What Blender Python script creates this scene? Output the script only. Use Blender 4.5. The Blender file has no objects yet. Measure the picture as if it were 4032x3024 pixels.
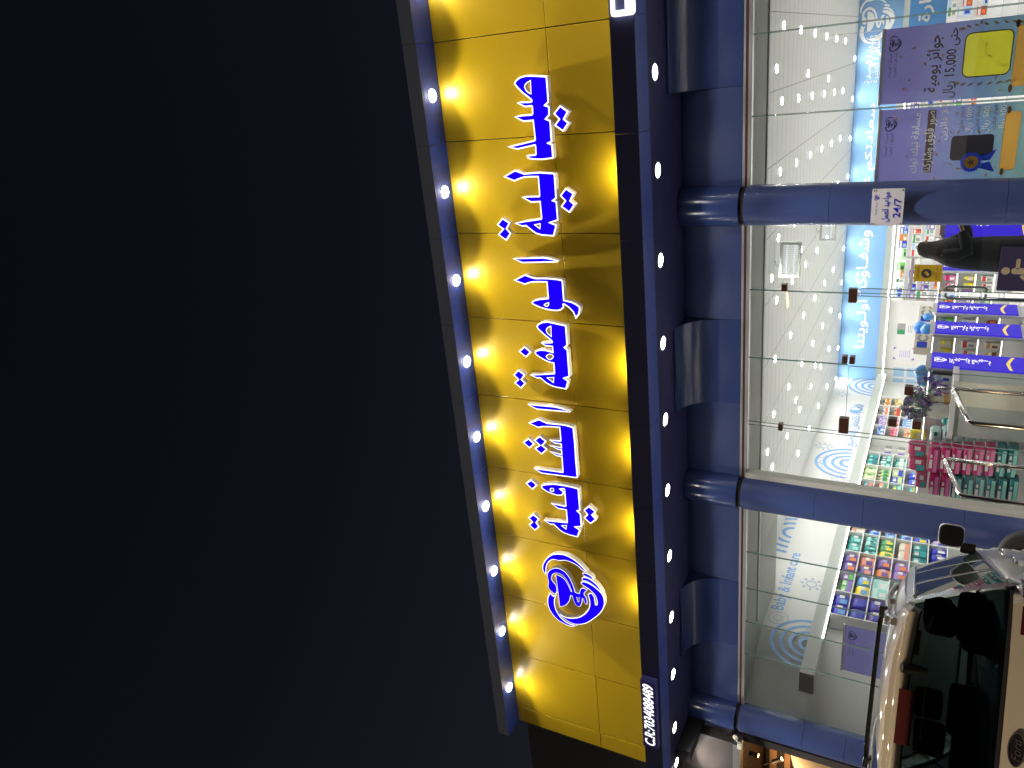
import bpy, bmesh, math, random, unicodedata
from mathutils import Vector, Matrix
rnd = random.Random(7)
R = math.radians
SC = bpy.context.scene
COL = SC.collection

# ------------------------------------------------------------------ camera (phone held sideways: the picture is turned a quarter turn)
F_PX, YAW, PITCH, ROLL = 3060.2, R(24.796), R(28.131), R(6.0916)
CAM = Vector((-0.4444, -8.9397, 1.70))
_f = Vector((-math.sin(YAW)*math.cos(PITCH), math.cos(YAW)*math.cos(PITCH), math.sin(PITCH)))
_r = Vector((math.cos(YAW), math.sin(YAW), 0)); _u = _r.cross(_f)
CR_ = math.cos(ROLL)*_r + math.sin(ROLL)*_u
CU_ = -math.sin(ROLL)*_r + math.cos(ROLL)*_u
cd = bpy.data.cameras.new('camera'); cam = bpy.data.objects.new('camera', cd); COL.objects.link(cam)
m = Matrix((-CU_, CR_, -_f)).transposed().to_4x4(); m.translation = CAM
cam.matrix_world = m
cd.sensor_fit = 'HORIZONTAL'; cd.sensor_width = 36; cd.lens = 36*F_PX/4032; cd.clip_end = 1500; cd.clip_start = .05
SC.camera = cam
# night sky
W = bpy.data.worlds.new('World'); SC.world = W; W.use_nodes = True
nt = W.node_tree; bg = nt.nodes['Background']
tc = nt.nodes.new('ShaderNodeTexCoord'); sx = nt.nodes.new('ShaderNodeSeparateXYZ'); cr = nt.nodes.new('ShaderNodeValToRGB')
nt.links.new(tc.outputs['Generated'], sx.inputs[0]); nt.links.new(sx.outputs['Z'], cr.inputs[0])
cr.color_ramp.elements[0].position = 0.0; cr.color_ramp.elements[0].color = (.50, .43, .36, 1)
cr.color_ramp.elements[1].position = 0.9; cr.color_ramp.elements[1].color = (.0028, .0032, .0058, 1)
e = cr.color_ramp.elements.new(.40); e.color = (.0088, .0096, .0145, 1)
e = cr.color_ramp.elements.new(.64); e.color = (.0045, .0052, .0092, 1)
e = cr.color_ramp.elements.new(.09); e.color = (.22, .19, .16, 1)
e = cr.color_ramp.elements.new(.17); e.color = (.014, .014, .018, 1)
nt.links.new(cr.outputs[0], bg.inputs[0]); bg.inputs[1].default_value = 1.0
SC.view_settings.view_transform = 'Standard'; SC.view_settings.look = 'None'; SC.view_settings.exposure = 0; SC.view_settings.gamma = 1
SC.cycles.use_denoising = True
SC.cycles.max_bounces = 10; SC.cycles.transparent_max_bounces = 24; SC.cycles.glossy_bounces = 4; SC.cycles.diffuse_bounces = 5
SC.cycles.sample_clamp_indirect = 6
SC.cycles.caustics_reflective = False; SC.cycles.caustics_refractive = False

# photo pixel (4032 x 3024) -> point on a real plane of the place
def ray(x, y): return _f*F_PX + CR_*(1512-y) + CU_*(2016-x)
def onY(x, y, Y): d = ray(x, y); return CAM + d*((Y-CAM.y)/d.y)
def onX(x, y, X): d = ray(x, y); return CAM + d*((X-CAM.x)/d.x)
def onZ(x, y, Z): d = ray(x, y); return CAM + d*((Z-CAM.z)/d.z)

# ------------------------------------------------------------------ materials
MATS = {}
def srgb(r, g, b):
    f = lambda c: (c/255/12.92) if c/255 <= .04045 else ((c/255+.055)/1.055)**2.4
    return (f(r), f(g), f(b))
def mat(name, col, rough=.5, metal=0, emit=None, es=0, coat=0, noise=0, nscale=6, bump=0, bscale=200, spec=.5):
    if name in MATS: return MATS[name]
    M = bpy.data.materials.new(name); M.use_nodes = True; n = M.node_tree; b = n.nodes['Principled BSDF']
    b.inputs['Base Color'].default_value = (*col, 1); b.inputs['Roughness'].default_value = rough; b.inputs['Metallic'].default_value = metal
    b.inputs['Specular IOR Level'].default_value = spec
    if coat: b.inputs['Coat Weight'].default_value = coat; b.inputs['Coat Roughness'].default_value = .04
    if emit: b.inputs['Emission Color'].default_value = (*emit, 1); b.inputs['Emission Strength'].default_value = es
    if noise:
        t = n.nodes.new('ShaderNodeTexCoord'); x = n.nodes.new('ShaderNodeTexNoise'); x.inputs['Scale'].default_value = nscale; x.inputs['Detail'].default_value = 5
        n.links.new(t.outputs['Object'], x.inputs['Vector'])
        mx = n.nodes.new('ShaderNodeMix'); mx.data_type = 'RGBA'
        mx.inputs['A'].default_value = (*[max(0, c*(1-noise)) for c in col], 1); mx.inputs['B'].default_value = (*[min(1, c*(1+noise)) for c in col], 1)
        n.links.new(x.outputs['Fac'], mx.inputs['Factor']); n.links.new(mx.outputs['Result'], b.inputs['Base Color'])
        mr = n.nodes.new('ShaderNodeMapRange'); mr.inputs['To Min'].default_value = rough*.8; mr.inputs['To Max'].default_value = min(1, rough*1.25)
        n.links.new(x.outputs['Fac'], mr.inputs['Value']); n.links.new(mr.outputs[0], b.inputs['Roughness'])
    if bump:
        t = n.nodes.new('ShaderNodeTexCoord'); x = n.nodes.new('ShaderNodeTexNoise'); x.inputs['Scale'].default_value = bscale; x.inputs['Detail'].default_value = 4
        n.links.new(t.outputs['Object'], x.inputs['Vector']); bp = n.nodes.new('ShaderNodeBump'); bp.inputs['Strength'].default_value = bump; bp.inputs['Distance'].default_value = .01
        n.links.new(x.outputs['Fac'], bp.inputs['Height']); n.links.new(bp.outputs[0], b.inputs['Normal'])
    MATS[name] = M; return M
def glow(name, col, es):
    return mat(name, (0.01, 0.01, 0.01), .6, emit=col, es=es, spec=.1)
def glass(name, tint, refl=1.0, ior=1.5):
    if name in MATS: return MATS[name]
    M = bpy.data.materials.new(name); M.use_nodes = True; n = M.node_tree; n.nodes.clear()
    o = n.nodes.new('ShaderNodeOutputMaterial'); t = n.nodes.new('ShaderNodeBsdfTransparent'); t.inputs[0].default_value = (*tint, 1)
    g = n.nodes.new('ShaderNodeBsdfGlossy'); g.inputs['Roughness'].default_value = .01; g.inputs[0].default_value = (refl, refl, refl, 1)
    fr = n.nodes.new('ShaderNodeFresnel'); fr.inputs[0].default_value = ior; mx = n.nodes.new('ShaderNodeMixShader')
    n.links.new(fr.outputs[0], mx.inputs[0]); n.links.new(t.outputs[0], mx.inputs[1]); n.links.new(g.outputs[0], mx.inputs[2]); n.links.new(mx.outputs[0], o.inputs[0])
    MATS[name] = M; return M
BLUE = mat('blue_cladding', (.036, .057, .170), .34, coat=.25, noise=.06, nscale=1.5)
BLUE_LIT = mat('blue_cladding_lit_tint', (.060, .105, .46), .4, noise=.05, nscale=1.5)  # lightened copy of the blue cladding; light from below is in the colour
BLUEG = mat('blue_gloss_cladding', (.030, .050, .155), .2, coat=.2, noise=.05, nscale=1.2)
BLUEW = mat('blue_wall_cladding', (.031, .050, .155), .5, noise=.05, nscale=1.2, spec=.25)
NAVY = mat('navy_cladding', (.095, .10, .235), .35, noise=.1, nscale=3)
PURP = mat('dark_soffit', (.034, .030, .115), .45, noise=.12, nscale=4)
BLACK = mat('black_gap', (.006, .006, .007), .7)
YEL = mat('yellow_cladding', (.72, .47, .016), .30, noise=.03, nscale=1.3, bump=.02, bscale=3)
WHITE = mat('white_paint', (.80, .80, .78), .6, noise=.02, nscale=2)
OFFW = mat('white_laminate', (.78, .78, .76), .35, noise=.02, nscale=3)
GREY = mat('grey_paint', (.46, .49, .46), .55, noise=.04, nscale=3)
GREYD = mat('grey_soffit_board', (.42, .43, .40), .7, noise=.04, nscale=2)
ALU = mat('aluminium', (.62, .62, .60), .3, metal=.9, noise=.06, nscale=8)
STEEL = mat('stainless_steel', (.62, .57, .52), .16, metal=1, noise=.05, nscale=30)
REDT = mat('dark_red_gasket', (.07, .012, .014), .5)
BRONZE = mat('bronze_patch_fitting', (.06, .022, .012), .35, metal=.4, noise=.2, nscale=25)
DKMET = mat('dark_metal', (.03, .03, .03), .4, metal=.5)
GLASSM = glass('clear_storefront_glass', (.955, .985, .97))
EDGE = mat('green_glass_edge', (.14, .22, .19), .2)
SKYB = mat('sky_blue_vinyl', (.19, .37, .64), .5, noise=.04, nscale=1)
DECAL = mat('blue_vinyl_decal', (.20, .42, .80), .5)
DECALF = mat('faint_grey_blue_decal', (.42, .50, .68), .5)
WTXT = mat('white_vinyl', (.86, .86, .86), .5)
ASPH = mat('asphalt', (.05, .05, .052), .85, noise=.25, nscale=20, bump=.4, bscale=90)
PAVE = mat('concrete_paving', (.46, .44, .41), .8, noise=.15, nscale=10, bump=.2, bscale=60)
STONE = mat('granite_steps', (.25, .24, .23), .5, noise=.2, nscale=60)
LED = glow('led_strip_light', (1, .97, .93), 9)

# ------------------------------------------------------------------ object helpers
def tag(o, label, cat, group=None, kind=None):
    if label: o['label'] = label
    if cat: o['category'] = cat
    if group: o['group'] = group
    if kind: o['kind'] = kind
    return o
def thing(name, label, cat, loc=(0, 0, 0), rz=0, group=None):
    o = bpy.data.objects.new(name, None); o.empty_display_size = .1; COL.objects.link(o)
    o.location = loc; o.rotation_euler = (0, 0, rz)
    return tag(o, label, cat, group)
def link(name, me, parent=None, loc=None):
    o = bpy.data.objects.new(name, me); COL.objects.link(o)
    if parent: o.parent = parent
    if loc is not None: o.location = loc
    return o
class MB:
    def __init__(s): s.v = []; s.f = []; s.m = []; s.sm = []
    def face(s, pts, m=0, sm=False):
        i = len(s.v); s.v += [tuple(p) for p in pts]; s.f.append(tuple(range(i, i+len(pts)))); s.m.append(m); s.sm.append(sm)
    def box(s, x0, x1, y0, y1, z0, z1, m=0):
        x0, x1 = sorted((x0, x1)); y0, y1 = sorted((y0, y1)); z0, z1 = sorted((z0, z1))
        i = len(s.v)
        s.v += [(x, y, z) for z in (z0, z1) for y in (y0, y1) for x in (x0, x1)]
        for q in ((0, 2, 3, 1), (4, 5, 7, 6), (0, 1, 5, 4), (2, 6, 7, 3), (0, 4, 6, 2), (1, 3, 7, 5)):
            s.f.append(tuple(i+k for k in q)); s.m.append(m); s.sm.append(False)
        return s
    def rings(s, rings, m=0, close=True, cap=True, sm=True):
        n = len(rings[0]); i = len(s.v)
        for r in rings: s.v += [tuple(p) for p in r]
        for k in range(len(rings)-1):
            for j in range(n if close else n-1):
                a, b = i+k*n+j, i+k*n+(j+1) % n
                s.f.append((a, b, b+n, a+n)); s.m.append(m); s.sm.append(sm)
        if cap and close:
            s.face(list(reversed(rings[0])), m); s.face(list(rings[-1]), m)
        return s
    def tube(s, pts, r, n=10, m=0):
        pts = [Vector(p) for p in pts]; rr = r if isinstance(r, (list, tuple)) else [r]*len(pts)
        rings = []; up = Vector((0, 0, 1)); d0 = (pts[1]-pts[0]).normalized()
        a = d0.cross(up)
        if a.length < .1: a = d0.cross(Vector((1, 0, 0)))
        a.normalize()
        for k, p in enumerate(pts):
            d = ((pts[min(k+1, len(pts)-1)]-pts[max(k-1, 0)])).normalized()
            a = (a-d*a.dot(d)).normalized(); b = d.cross(a)
            rings.append([p+(a*math.cos(t)+b*math.sin(t))*rr[k] for t in [2*math.pi*j/n for j in range(n)]])
        return s.rings(rings, m)
    def cyl(s, c, r, h, n=20, m=0, axis='z', r2=None):
        c = Vector(c); r2 = r if r2 is None else r2
        ax = {'z': (Vector((1, 0, 0)), Vector((0, 1, 0)), Vector((0, 0, 1))), 'y': (Vector((0, 0, 1)), Vector((1, 0, 0)), Vector((0, 1, 0))), 'x': (Vector((0, 1, 0)), Vector((0, 0, 1)), Vector((1, 0, 0)))}[axis]
        ring = lambda rad, t: [c+ax[0]*rad*math.cos(2*math.pi*j/n)+ax[1]*rad*math.sin(2*math.pi*j/n)+ax[2]*t for j in range(n)]
        return s.rings([ring(r, 0), ring(r2, h)], m)
    def lathe(s, prof, n=20, m=0, c=(0, 0, 0), cap=True):
        return s.rings([[(c[0]+r*math.cos(2*math.pi*j/n), c[1]+r*math.sin(2*math.pi*j/n), c[2]+z) for j in range(n)] for r, z in prof], m, cap=cap)
    def ball(s, c, r, n=14, m=0, sq=(1, 1, 1)):
        c = Vector(c); prof = [(math.sin(math.pi*k/8), -math.cos(math.pi*k/8)) for k in range(9)]; prof[0] = (.02, -1); prof[-1] = (.02, 1)
        return s.rings([[(c.x+r*sq[0]*a*math.cos(2*math.pi*j/n), c.y+r*sq[1]*a*math.sin(2*math.pi*j/n), c.z+r*sq[2]*b) for j in range(n)] for a, b in prof], m)
    def mesh(s, name, mats, bevel=0):
        me = bpy.data.meshes.new(name); me.from_pydata(s.v, [], s.f)
        for x in (mats if isinstance(mats, (list, tuple)) else [mats]): me.materials.append(x)
        for p, mi, sm in zip(me.polygons, s.m, s.sm): p.material_index = mi; p.use_smooth = sm
        me.validate(); me.update()
        b = bmesh.new(); b.from_mesh(me); bmesh.ops.recalc_face_normals(b, faces=b.faces)
        if bevel: bmesh.ops.bevel(b, geom=b.edges[:], offset=bevel, segments=2, affect='EDGES', profile=.5)
        b.to_mesh(me); b.free(); return me
    def build(s, name, mats, parent=None, bevel=0, loc=None): return link(name, s.mesh(name, mats, bevel), parent, loc)
def tree_copy(o, parent=None):
    c = o.copy(); COL.objects.link(c); c.parent = parent
    for ch in list(o.children): tree_copy(ch, c)
    return c
def eval_mesh(o, name):
    dg = bpy.context.evaluated_depsgraph_get(); dg.update()
    me = bpy.data.meshes.new_from_object(o.evaluated_get(dg)); me.name = name; return me

# ---- 2D shapes on a plane: origin + x*ex + y*ey + z*en
def area2(p): return sum(p[i][0]*p[(i+1) % len(p)][1]-p[(i+1) % len(p)][0]*p[i][1] for i in range(len(p)))/2
def inset(p, d):          # positive d shrinks a counter-clockwise outline
    if area2(p) < 0: p = p[::-1]
    n = len(p); out = []
    for i in range(n):
        a, b, c = Vector(p[i-1]), Vector(p[i]), Vector(p[(i+1) % n])
        e1 = (b-a); e2 = (c-b)
        if e1.length < 1e-7 or e2.length < 1e-7: continue
        e1.normalize(); e2.normalize()
        n1 = Vector((-e1.y, e1.x)); n2 = Vector((-e2.y, e2.x)); s = n1+n2
        if s.length < 1e-4: s = n1.copy()
        s.normalize(); k = min(1/max(.35, s.dot(n1)), 2.2)
        out.append(tuple(b+s*d*k))
    return out
def smooth(p, it=2, corner=42):
    for _ in range(it):
        n = len(p); q = []
        ang = []
        for i in range(n):
            a = Vector(p[i])-Vector(p[i-1]); b = Vector(p[(i+1) % n])-Vector(p[i])
            ang.append(math.degrees(a.angle(b, 0)) if a.length > 1e-9 and b.length > 1e-9 else 0)
        for i in range(n):
            p0, p1, p2, p3 = (Vector(p[i-1]), Vector(p[i]), Vector(p[(i+1) % n]), Vector(p[(i+2) % n]))
            t1 = Vector((0, 0)) if ang[i] > corner else (p2-p0)*.5
            t2 = Vector((0, 0)) if ang[(i+1) % n] > corner else (p3-p1)*.5
            q.append(tuple(p1))
            if ang[i] > corner and ang[(i+1) % n] > corner: continue
            L = (p2-p1).length
            if t1.length > L: t1 *= L/t1.length
            if t2.length > L: t2 *= L/t2.length
            q.append(tuple((p1+p2)/2+(t1-t2)/8))
        p = q
    return p
def plate_mesh(name, polys, ext, mats, frame, front_mat=None):
    """filled outlines (even-odd) extruded by ext along the plane normal; frame=(origin, ex, ey, en)"""
    cu = bpy.data.curves.new(name, 'CURVE'); cu.dimensions = '2D'; cu.fill_mode = 'BOTH' if ext else 'FRONT'
    cu.extrude = ext/2
    for p in polys:
        sp = cu.splines.new('POLY'); sp.points.add(len(p)-1); sp.use_cyclic_u = True
        for i, q in enumerate(p): sp.points[i].co = (q[0], q[1], 0, 1)
    o = bpy.data.objects.new(name, cu); COL.objects.link(o)
    me = eval_mesh(o, name); bpy.data.objects.remove(o); bpy.data.curves.remove(cu)
    O, ex, ey, en = [Vector(t) for t in frame]
    for v in me.vertices: c = v.co.copy(); v.co = O+ex*c.x+ey*c.y+en*(c.z+ext/2)
    me.materials.clear()
    for x in (mats if isinstance(mats, (list, tuple)) else [mats]): me.materials.append(x)
    me.update()
    for p in me.polygons:
        p.use_smooth = False; p.material_index = 0
        if front_mat is not None and p.normal.dot(en) > .7: p.material_index = front_mat
        elif front_mat is not None and ext and abs(p.normal.dot(en)) > .7 and (sum((me.vertices[i].co-O).dot(en) for i in p.vertices)/len(p.vertices)) > ext*.6: p.material_index = front_mat
    return me
def plate(name, polys, ext, mats, frame, parent=None, front_mat=None):
    return link(name, plate_mesh(name, polys, ext, mats, frame, front_mat), parent)
def rect2(x0, x1, y0, y1): return [(x0, y0), (x1, y0), (x1, y1), (x0, y1)]
def rrect2(x0, x1, y0, y1, r, n=5):
    out = []
    for cx, cy, a in ((x1-r, y0+r, -90), (x1-r, y1-r, 0), (x0+r, y1-r, 90), (x0+r, y0+r, 180)):
        out += [(cx+r*math.cos(R(a+90*k/n)), cy+r*math.sin(R(a+90*k/n))) for k in range(n+1)]
    return out
def ell2(cx, cy, rx, ry, n=28, a0=0, a1=360): return [(cx+rx*math.cos(R(a0+(a1-a0)*k/n)), cy+ry*math.sin(R(a0+(a1-a0)*k/n))) for k in range(n)]
def arc2(cx, cy, r0, r1, a0, a1, n=24):
    return [(cx+r1*math.cos(R(a0+(a1-a0)*k/n)), cy+r1*math.sin(R(a0+(a1-a0)*k/n))) for k in range(n+1)]+[(cx+r0*math.cos(R(a1+(a0-a1)*k/n)), cy+r0*math.sin(R(a1+(a0-a1)*k/n))) for k in range(n+1)]

# ---- writing: Arabic is shaped into presentation forms and set in visual order
_FORMS = {}
for cp in range(0xFE70, 0xFEFD):
    d = unicodedata.decomposition(chr(cp)).split()
    if len(d) >= 2: _FORMS[(tuple(int(x, 16) for x in d[1:]), d[0])] = chr(cp)
def shape_ar(s):
    out = []; i = 0; prev = False
    isl = lambda c: (((ord(c),), '<isolated>') in _FORMS)
    dual = lambda c: (((ord(c),), '<initial>') in _FORMS)
    while i < len(s):
        c = s[i]
        if c == '\u0640': out.append(c); prev = True; i += 1; continue
        if not isl(c): out.append(c); prev = False; i += 1; continue
        nx = s[i+1] if i+1 < len(s) else ' '
        if c == '\u0644' and ((0x644, ord(nx)), '<isolated>') in _FORMS:
            out.append(_FORMS[((0x644, ord(nx)), '<final>' if prev else '<isolated>')]); prev = False; i += 2; continue
        joins = dual(c) and (isl(nx) or nx == '\u0640')
        k = '<medial>' if (prev and joins) else '<final>' if prev else '<initial>' if joins else '<isolated>'
        if ((ord(c),), k) not in _FORMS: k = '<isolated>'
        out.append(_FORMS[((ord(c),), k)]); prev = joins; i += 1
    vis = out[::-1]; res = []; run = []
    for c in vis:
        if c.isascii() and not c.isspace(): run.append(c)
        else:
            res += run[::-1]; run = []; res.append(c)
    return ''.join(res+run[::-1])
def text_mesh(name, s, mat_, frame, w, h, bold=0, ext=0, shear=0, stretch=True):
    """text fitted in the box 0..w, 0..h of the plane frame (origin = lower left)"""
    if any('\u0600' <= c <= '\u06ff' for c in s): s = shape_ar(s)
    cu = bpy.data.curves.new(name, 'FONT'); cu.body = s; cu.size = 1; cu.offset = bold; cu.extrude = 0; cu.resolution_u = 3; cu.shear = shear
    o = bpy.data.objects.new(name, cu); COL.objects.link(o); me = eval_mesh(o, name); bpy.data.objects.remove(o); bpy.data.curves.remove(cu)
    xs = [v.co.x for v in me.vertices]; ys = [v.co.y for v in me.vertices]
    x0, x1, y0, y1 = min(xs), max(xs), min(ys), max(ys)
    sx_, sy_ = w/(x1-x0), h/(y1-y0); ox = oy = 0
    if not stretch:
        k = min(sx_, sy_); ox = (w-k*(x1-x0))/2; oy = (h-k*(y1-y0))/2; sx_ = sy_ = k
    O, ex, ey, en = [Vector(t) for t in frame]
    for v in me.vertices: c = v.co.copy(); v.co = O+ex*(ox+(c.x-x0)*sx_)+ey*(oy+(c.y-y0)*sy_)+en*ext
    me.materials.clear(); me.materials.append(mat_); me.update(); return me
def text(name, s, mat_, frame, w, h, parent=None, **k): return link(name, text_mesh(name, s, mat_, frame, w, h, **k), parent)
EX, EY, EZ = Vector((1, 0, 0)), Vector((0, 1, 0)), Vector((0, 0, 1))
FRONT = lambda x, y, z: ((x, y, z), EX, EZ, -EY)        # a plane seen from the street
LWALL = lambda x, y, z: ((x, y, z), EY, EZ, EX)         # the shop's left wall, seen from the right: reading runs along +Y

# ================================================================== THE GROUND
g = MB(); g.face([(-150, -150, 0), (150, -150, 0), (150, 150, 0), (-150, 150, 0)]); tag(g.build('road', ASPH), None, None, kind='structure')
g = MB(); g.box(-40, 25, .35, 60, -.02, .15); tag(g.build('pavement', PAVE, bevel=.012), None, None, kind='structure')
g = MB(); g.box(-5.3, -3.3, -1.55, -.92, -.02, .10); g.box(-5.3, -3.3, -.92, -.29, -.02, .20); g.box(-5.3, -3.3, -.29, .5, -.02, .296)
tag(g.build('entrance_steps', STONE, bevel=.008), 'low granite entrance steps under the two handrails', 'steps')
g = MB(); g.box(-11.0, 6, .5, 16.5, -.02, .30)
fl = mat('shop_floor_tile', (.70, .69, .66), .12, noise=.03, nscale=1)
tag(g.build('shop_floor', fl), None, None, kind='structure')

# ================================================================== PHARMACY BUILDING (metres; street side is -Y)
ZT, ZN, ZS, ZG = 7.568, 5.054, 4.774, 4.024      # panel top, ledge top, soffit, top of the glass
XL, XR, YF, YW = -11.13, 6.0, -.395, 1.25        # building ends, canopy front, glass line
ZHJ = 4.297+1.7
PH = thing('pharmacy_building', 'pharmacy front with yellow fascia, blue columns and lit glass shop window', 'building', (-4, 0, 0))
PHI = PH.location.copy()
def part(mb, name, mats, parent=None, bevel=0):
    o = mb.build(name, mats, bevel=bevel); attach(o, parent or PH); return o
def attach(o, p):
    o.parent = p; o.matrix_parent_inverse = Matrix.Translation(-p.location) if p.type == 'EMPTY' else Matrix.Identity(4)
    return o
# yellow panels, each tray with a shadow gap to the next
b = MB(); P = 1.2; G = .006
xs = [XR]+[k*P for k in range(4, -10, -1)]+[XL]
for k in range(len(xs)-1):
    x1, x0 = xs[k]-G, xs[k+1]+G
    b.box(x0, x1, 0, .05, ZHJ+.003, ZT); b.box(x0, x1, 0, .05, 4.9, ZHJ-.003)
part(b, 'fascia_panels', YEL, bevel=.004)
b = MB(); b.box(XL, XR, .051, .3, 4.9, ZT); part(b, 'fascia_backing', BLACK)
# top beam; bounced light on its underside is put into a brighter blue
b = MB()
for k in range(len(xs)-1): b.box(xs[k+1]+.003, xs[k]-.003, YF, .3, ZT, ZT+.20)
o = part(b, 'top_beam', [mat('grey_blue_capping', (.42, .47, .60), .4, noise=.05, nscale=2), mat('blue_underside_lit_tint', (.035, .09, .62), .4, noise=.05, nscale=2)])
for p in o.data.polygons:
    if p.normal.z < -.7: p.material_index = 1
# lower ledge box and soffits
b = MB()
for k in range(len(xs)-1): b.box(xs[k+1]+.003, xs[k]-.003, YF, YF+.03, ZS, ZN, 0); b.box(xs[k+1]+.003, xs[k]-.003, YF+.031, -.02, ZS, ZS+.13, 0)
o = part(b, 'ledge_front', [NAVY, BLUE_LIT], bevel=0)
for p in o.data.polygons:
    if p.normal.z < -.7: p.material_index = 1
b = MB(); b.box(XL, XR, -.017, YW+.3, ZS+.02, 4.895); part(b, 'soffit_board', PURP)
# wall between soffit and glass: flat bays, curved cove panels, half round shafts over the columns
COLX = [4.27-.05, -2.31, -6.49, -10.86]; COLX = [1.9, -2.31, -6.49, -10.80]
COVES = [(-.87, .9), (-5.08, -3.85), (-9.36, -8.12)]
b = MB(); xb = [XR, 1.9]+[-.87, -2.31, -3.85, -5.08, -6.49, -8.12, -9.36, -10.8]+[XL+.1]
for k in range(len(xb)-1): b.box(xb[k+1]+.004, xb[k]-.004, YW, YW+.12, ZG, ZS+.03)
part(b, 'wall_cladding', BLUEW)
for x0, x1 in COVES:
    b = MB(); r = .56; prof = [(YW-.004, ZG)]+[(YW-.004-r+r*math.cos(R(t)), ZS+.018-r+r*math.sin(R(t))) for t in range(0, 91, 6)]
    b.rings([[(x0, y, z) for y, z in prof], [(x1, y, z) for y, z in prof]], close=False, cap=False)
    for x in (x0, x1): b.face([(x, y, z) for y, z in prof]+[(x, YW, ZS+.018)])
    b.face([(x0, YW-.004-r, ZS-.012), (x1, YW-.004-r, ZS-.012), (x1, YW-.004-r, ZS+.018), (x0, YW-.004-r, ZS+.018)])
    part(b, 'cove_panel', BLUEG)
for x in COLX:
    b = MB(); n = 20; ring = lambda z, rr: [(x+rr*math.cos(R(180+180*j/n)), YW+rr*math.sin(R(180+180*j/n)), z) for j in range(n+1)]+[(x+rr, YW+.06, z), (x-rr, YW+.06, z)]
    b.rings([ring(ZG-.004, .262), ring(ZS+.018, .262)]); part(b, 'round_pier', BLUEG)
    b = MB(); b.rings([ring(3.955, .225), ring(ZG-.006, .225)], 1)
    for z0, z1 in ((.15, 1.15), (1.154, 2.33), (2.334, 3.55-.6), (2.954, 3.955)): b.rings([ring(z0, .25), ring(z1, .25)], 0)
    c = part(b, 'column', [BLUE, BLACK])
# frame strips over the glass
b = MB(); b.box(XL+.1, XR, YW+.004, YW+.09, 3.992, ZG-.002, 0); b.box(XL+.1, XR, YW+.012, YW+.08, 3.958, 3.992, 1); b.box(XL+.1, XR, YW+.002, YW+.09, 3.915, 3.958, 0)
part(b, 'window_head_frame', [ALU, REDT])
b = MB(); b.box(XL+.1, XR, YW+.02, YW+.07, .29, .36); part(b, 'window_sill_channel', ALU)
# frameless glass panes
def pane(x0, x1, z0=.36, z1=3.93, y=YW+.04, t=.012, name='glass_pane'):
    b = MB(); b.face([(x0, y, z0), (x1, y, z0), (x1, y, z1), (x0, y, z1)], 0)
    for xx in (x0, x1): b.box(xx-.004, xx+.004, y-.005, y+.006, z0, z1, 1)
    return part(b, name, [GLASSM, EDGE])
for x0, x1 in ((4.1, 5.9), (2.15, 4.1-.01), (.9, 1.65), (-.305, .89), (-1.23, -.315), (-2.06, -1.24)): pane(x0, x1)
pane(-3.42, -2.56); pane(-4.38, -3.43, 2.66, 3.93); pane(-5.35, -4.39, 2.66, 3.93); pane(-6.24, -5.40)
for x0, x1 in ((-7.55, -6.74), (-8.22, -7.56), (-8.86, -8.23), (-9.5, -8.87), (-10.55, -9.51)): pane(x0, x1)
# glass door leaves: one shut, one swung inwards
dl = MB(); dl.face([(-5.34, YW+.04, .33), (-4.40, YW+.04, .33), (-4.40, YW+.04, 2.645), (-5.34, YW+.04, 2.645)], 0)
for xx in (-5.34, -4.40): dl.box(xx-.005, xx+.005, YW+.034, YW+.046, .33, 2.645, 1)
dl.box(-5.34, -4.40, YW+.035, YW+.045, 2.641, 2.648, 1)
door = part(dl, 'glass_door', [GLASSM, EDGE])
h = MB(); h.tube([(-4.58, YW-.03, 1.62), (-4.56, YW-.05, 1.58), (-4.56, YW-.05, 1.22), (-4.58, YW-.03, 1.18), (-4.60, YW+.03, 1.18)], .016); h.tube([(-4.58, YW-.03, 1.62), (-4.60, YW+.03, 1.62)], .016)
part(h, 'handle', STEEL, door)
ang = R(80); hx = Vector((-3.46, YW+.05, 0)); dv = Vector((-math.cos(ang), math.sin(ang), 0))*.92
dl = MB(); dl.face([hx+EZ*.33, hx+dv+EZ*.33, hx+dv+EZ*2.645, hx+EZ*2.645], 0)
for pnt in (hx, hx+dv): dl.box(pnt.x-.005, pnt.x+.005, pnt.y-.005, pnt.y+.005, .33, 2.645, 1)
door2 = part(dl, 'glass_door', [glass('green_tinted_door_glass', (.86, .95, .92)), EDGE])
q = hx+dv*.86; nv = Vector((dv.y, -dv.x, 0)).normalized()
h = MB()
for s in (1, -1): h.tube([q+nv*.01*s+EZ*1.63, q+nv*.06*s+EZ*1.63, q+nv*.075*s+EZ*1.60, q+nv*.075*s+EZ*1.22, q+nv*.06*s+EZ*1.19, q+nv*.01*s+EZ*1.19], .015)
part(h, 'handle', mat('dull_steel', (.3, .3, .3), .3, metal=1), door2)
def patch(x0, x1, z0, z1, y0=YW-.005, y1=YW+.085): return (x0, x1, y0, y1, z0, z1)
for args in (patch(-3.50, -3.36, 2.60, 2.70), patch(-3.54, -3.49, 2.60, 2.70), patch(-4.36, -4.26, 2.665, 2.73), patch(-4.36, -4.26, 2.575, 2.64), patch(-5.36, -5.14, 2.60, 2.72), patch(-3.42, -3.33, 3.44, 3.51), patch(-5.43, -5.33, 3.44, 3.50)):
    b = MB(); b.box(*args); part(b, 'patch_fitting', BRONZE, bevel=.006)
for x, y in ((3579, 1535), (3515, 1660), (3610, 1670)):
    c = onY(x, y, YW+.04); b = MB(); b.box(c.x-.055, c.x+.055, YW-.01, YW+.09, c.z-.05, c.z+.05); part(b, 'lock_box', BRONZE, bevel=.006)
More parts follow.
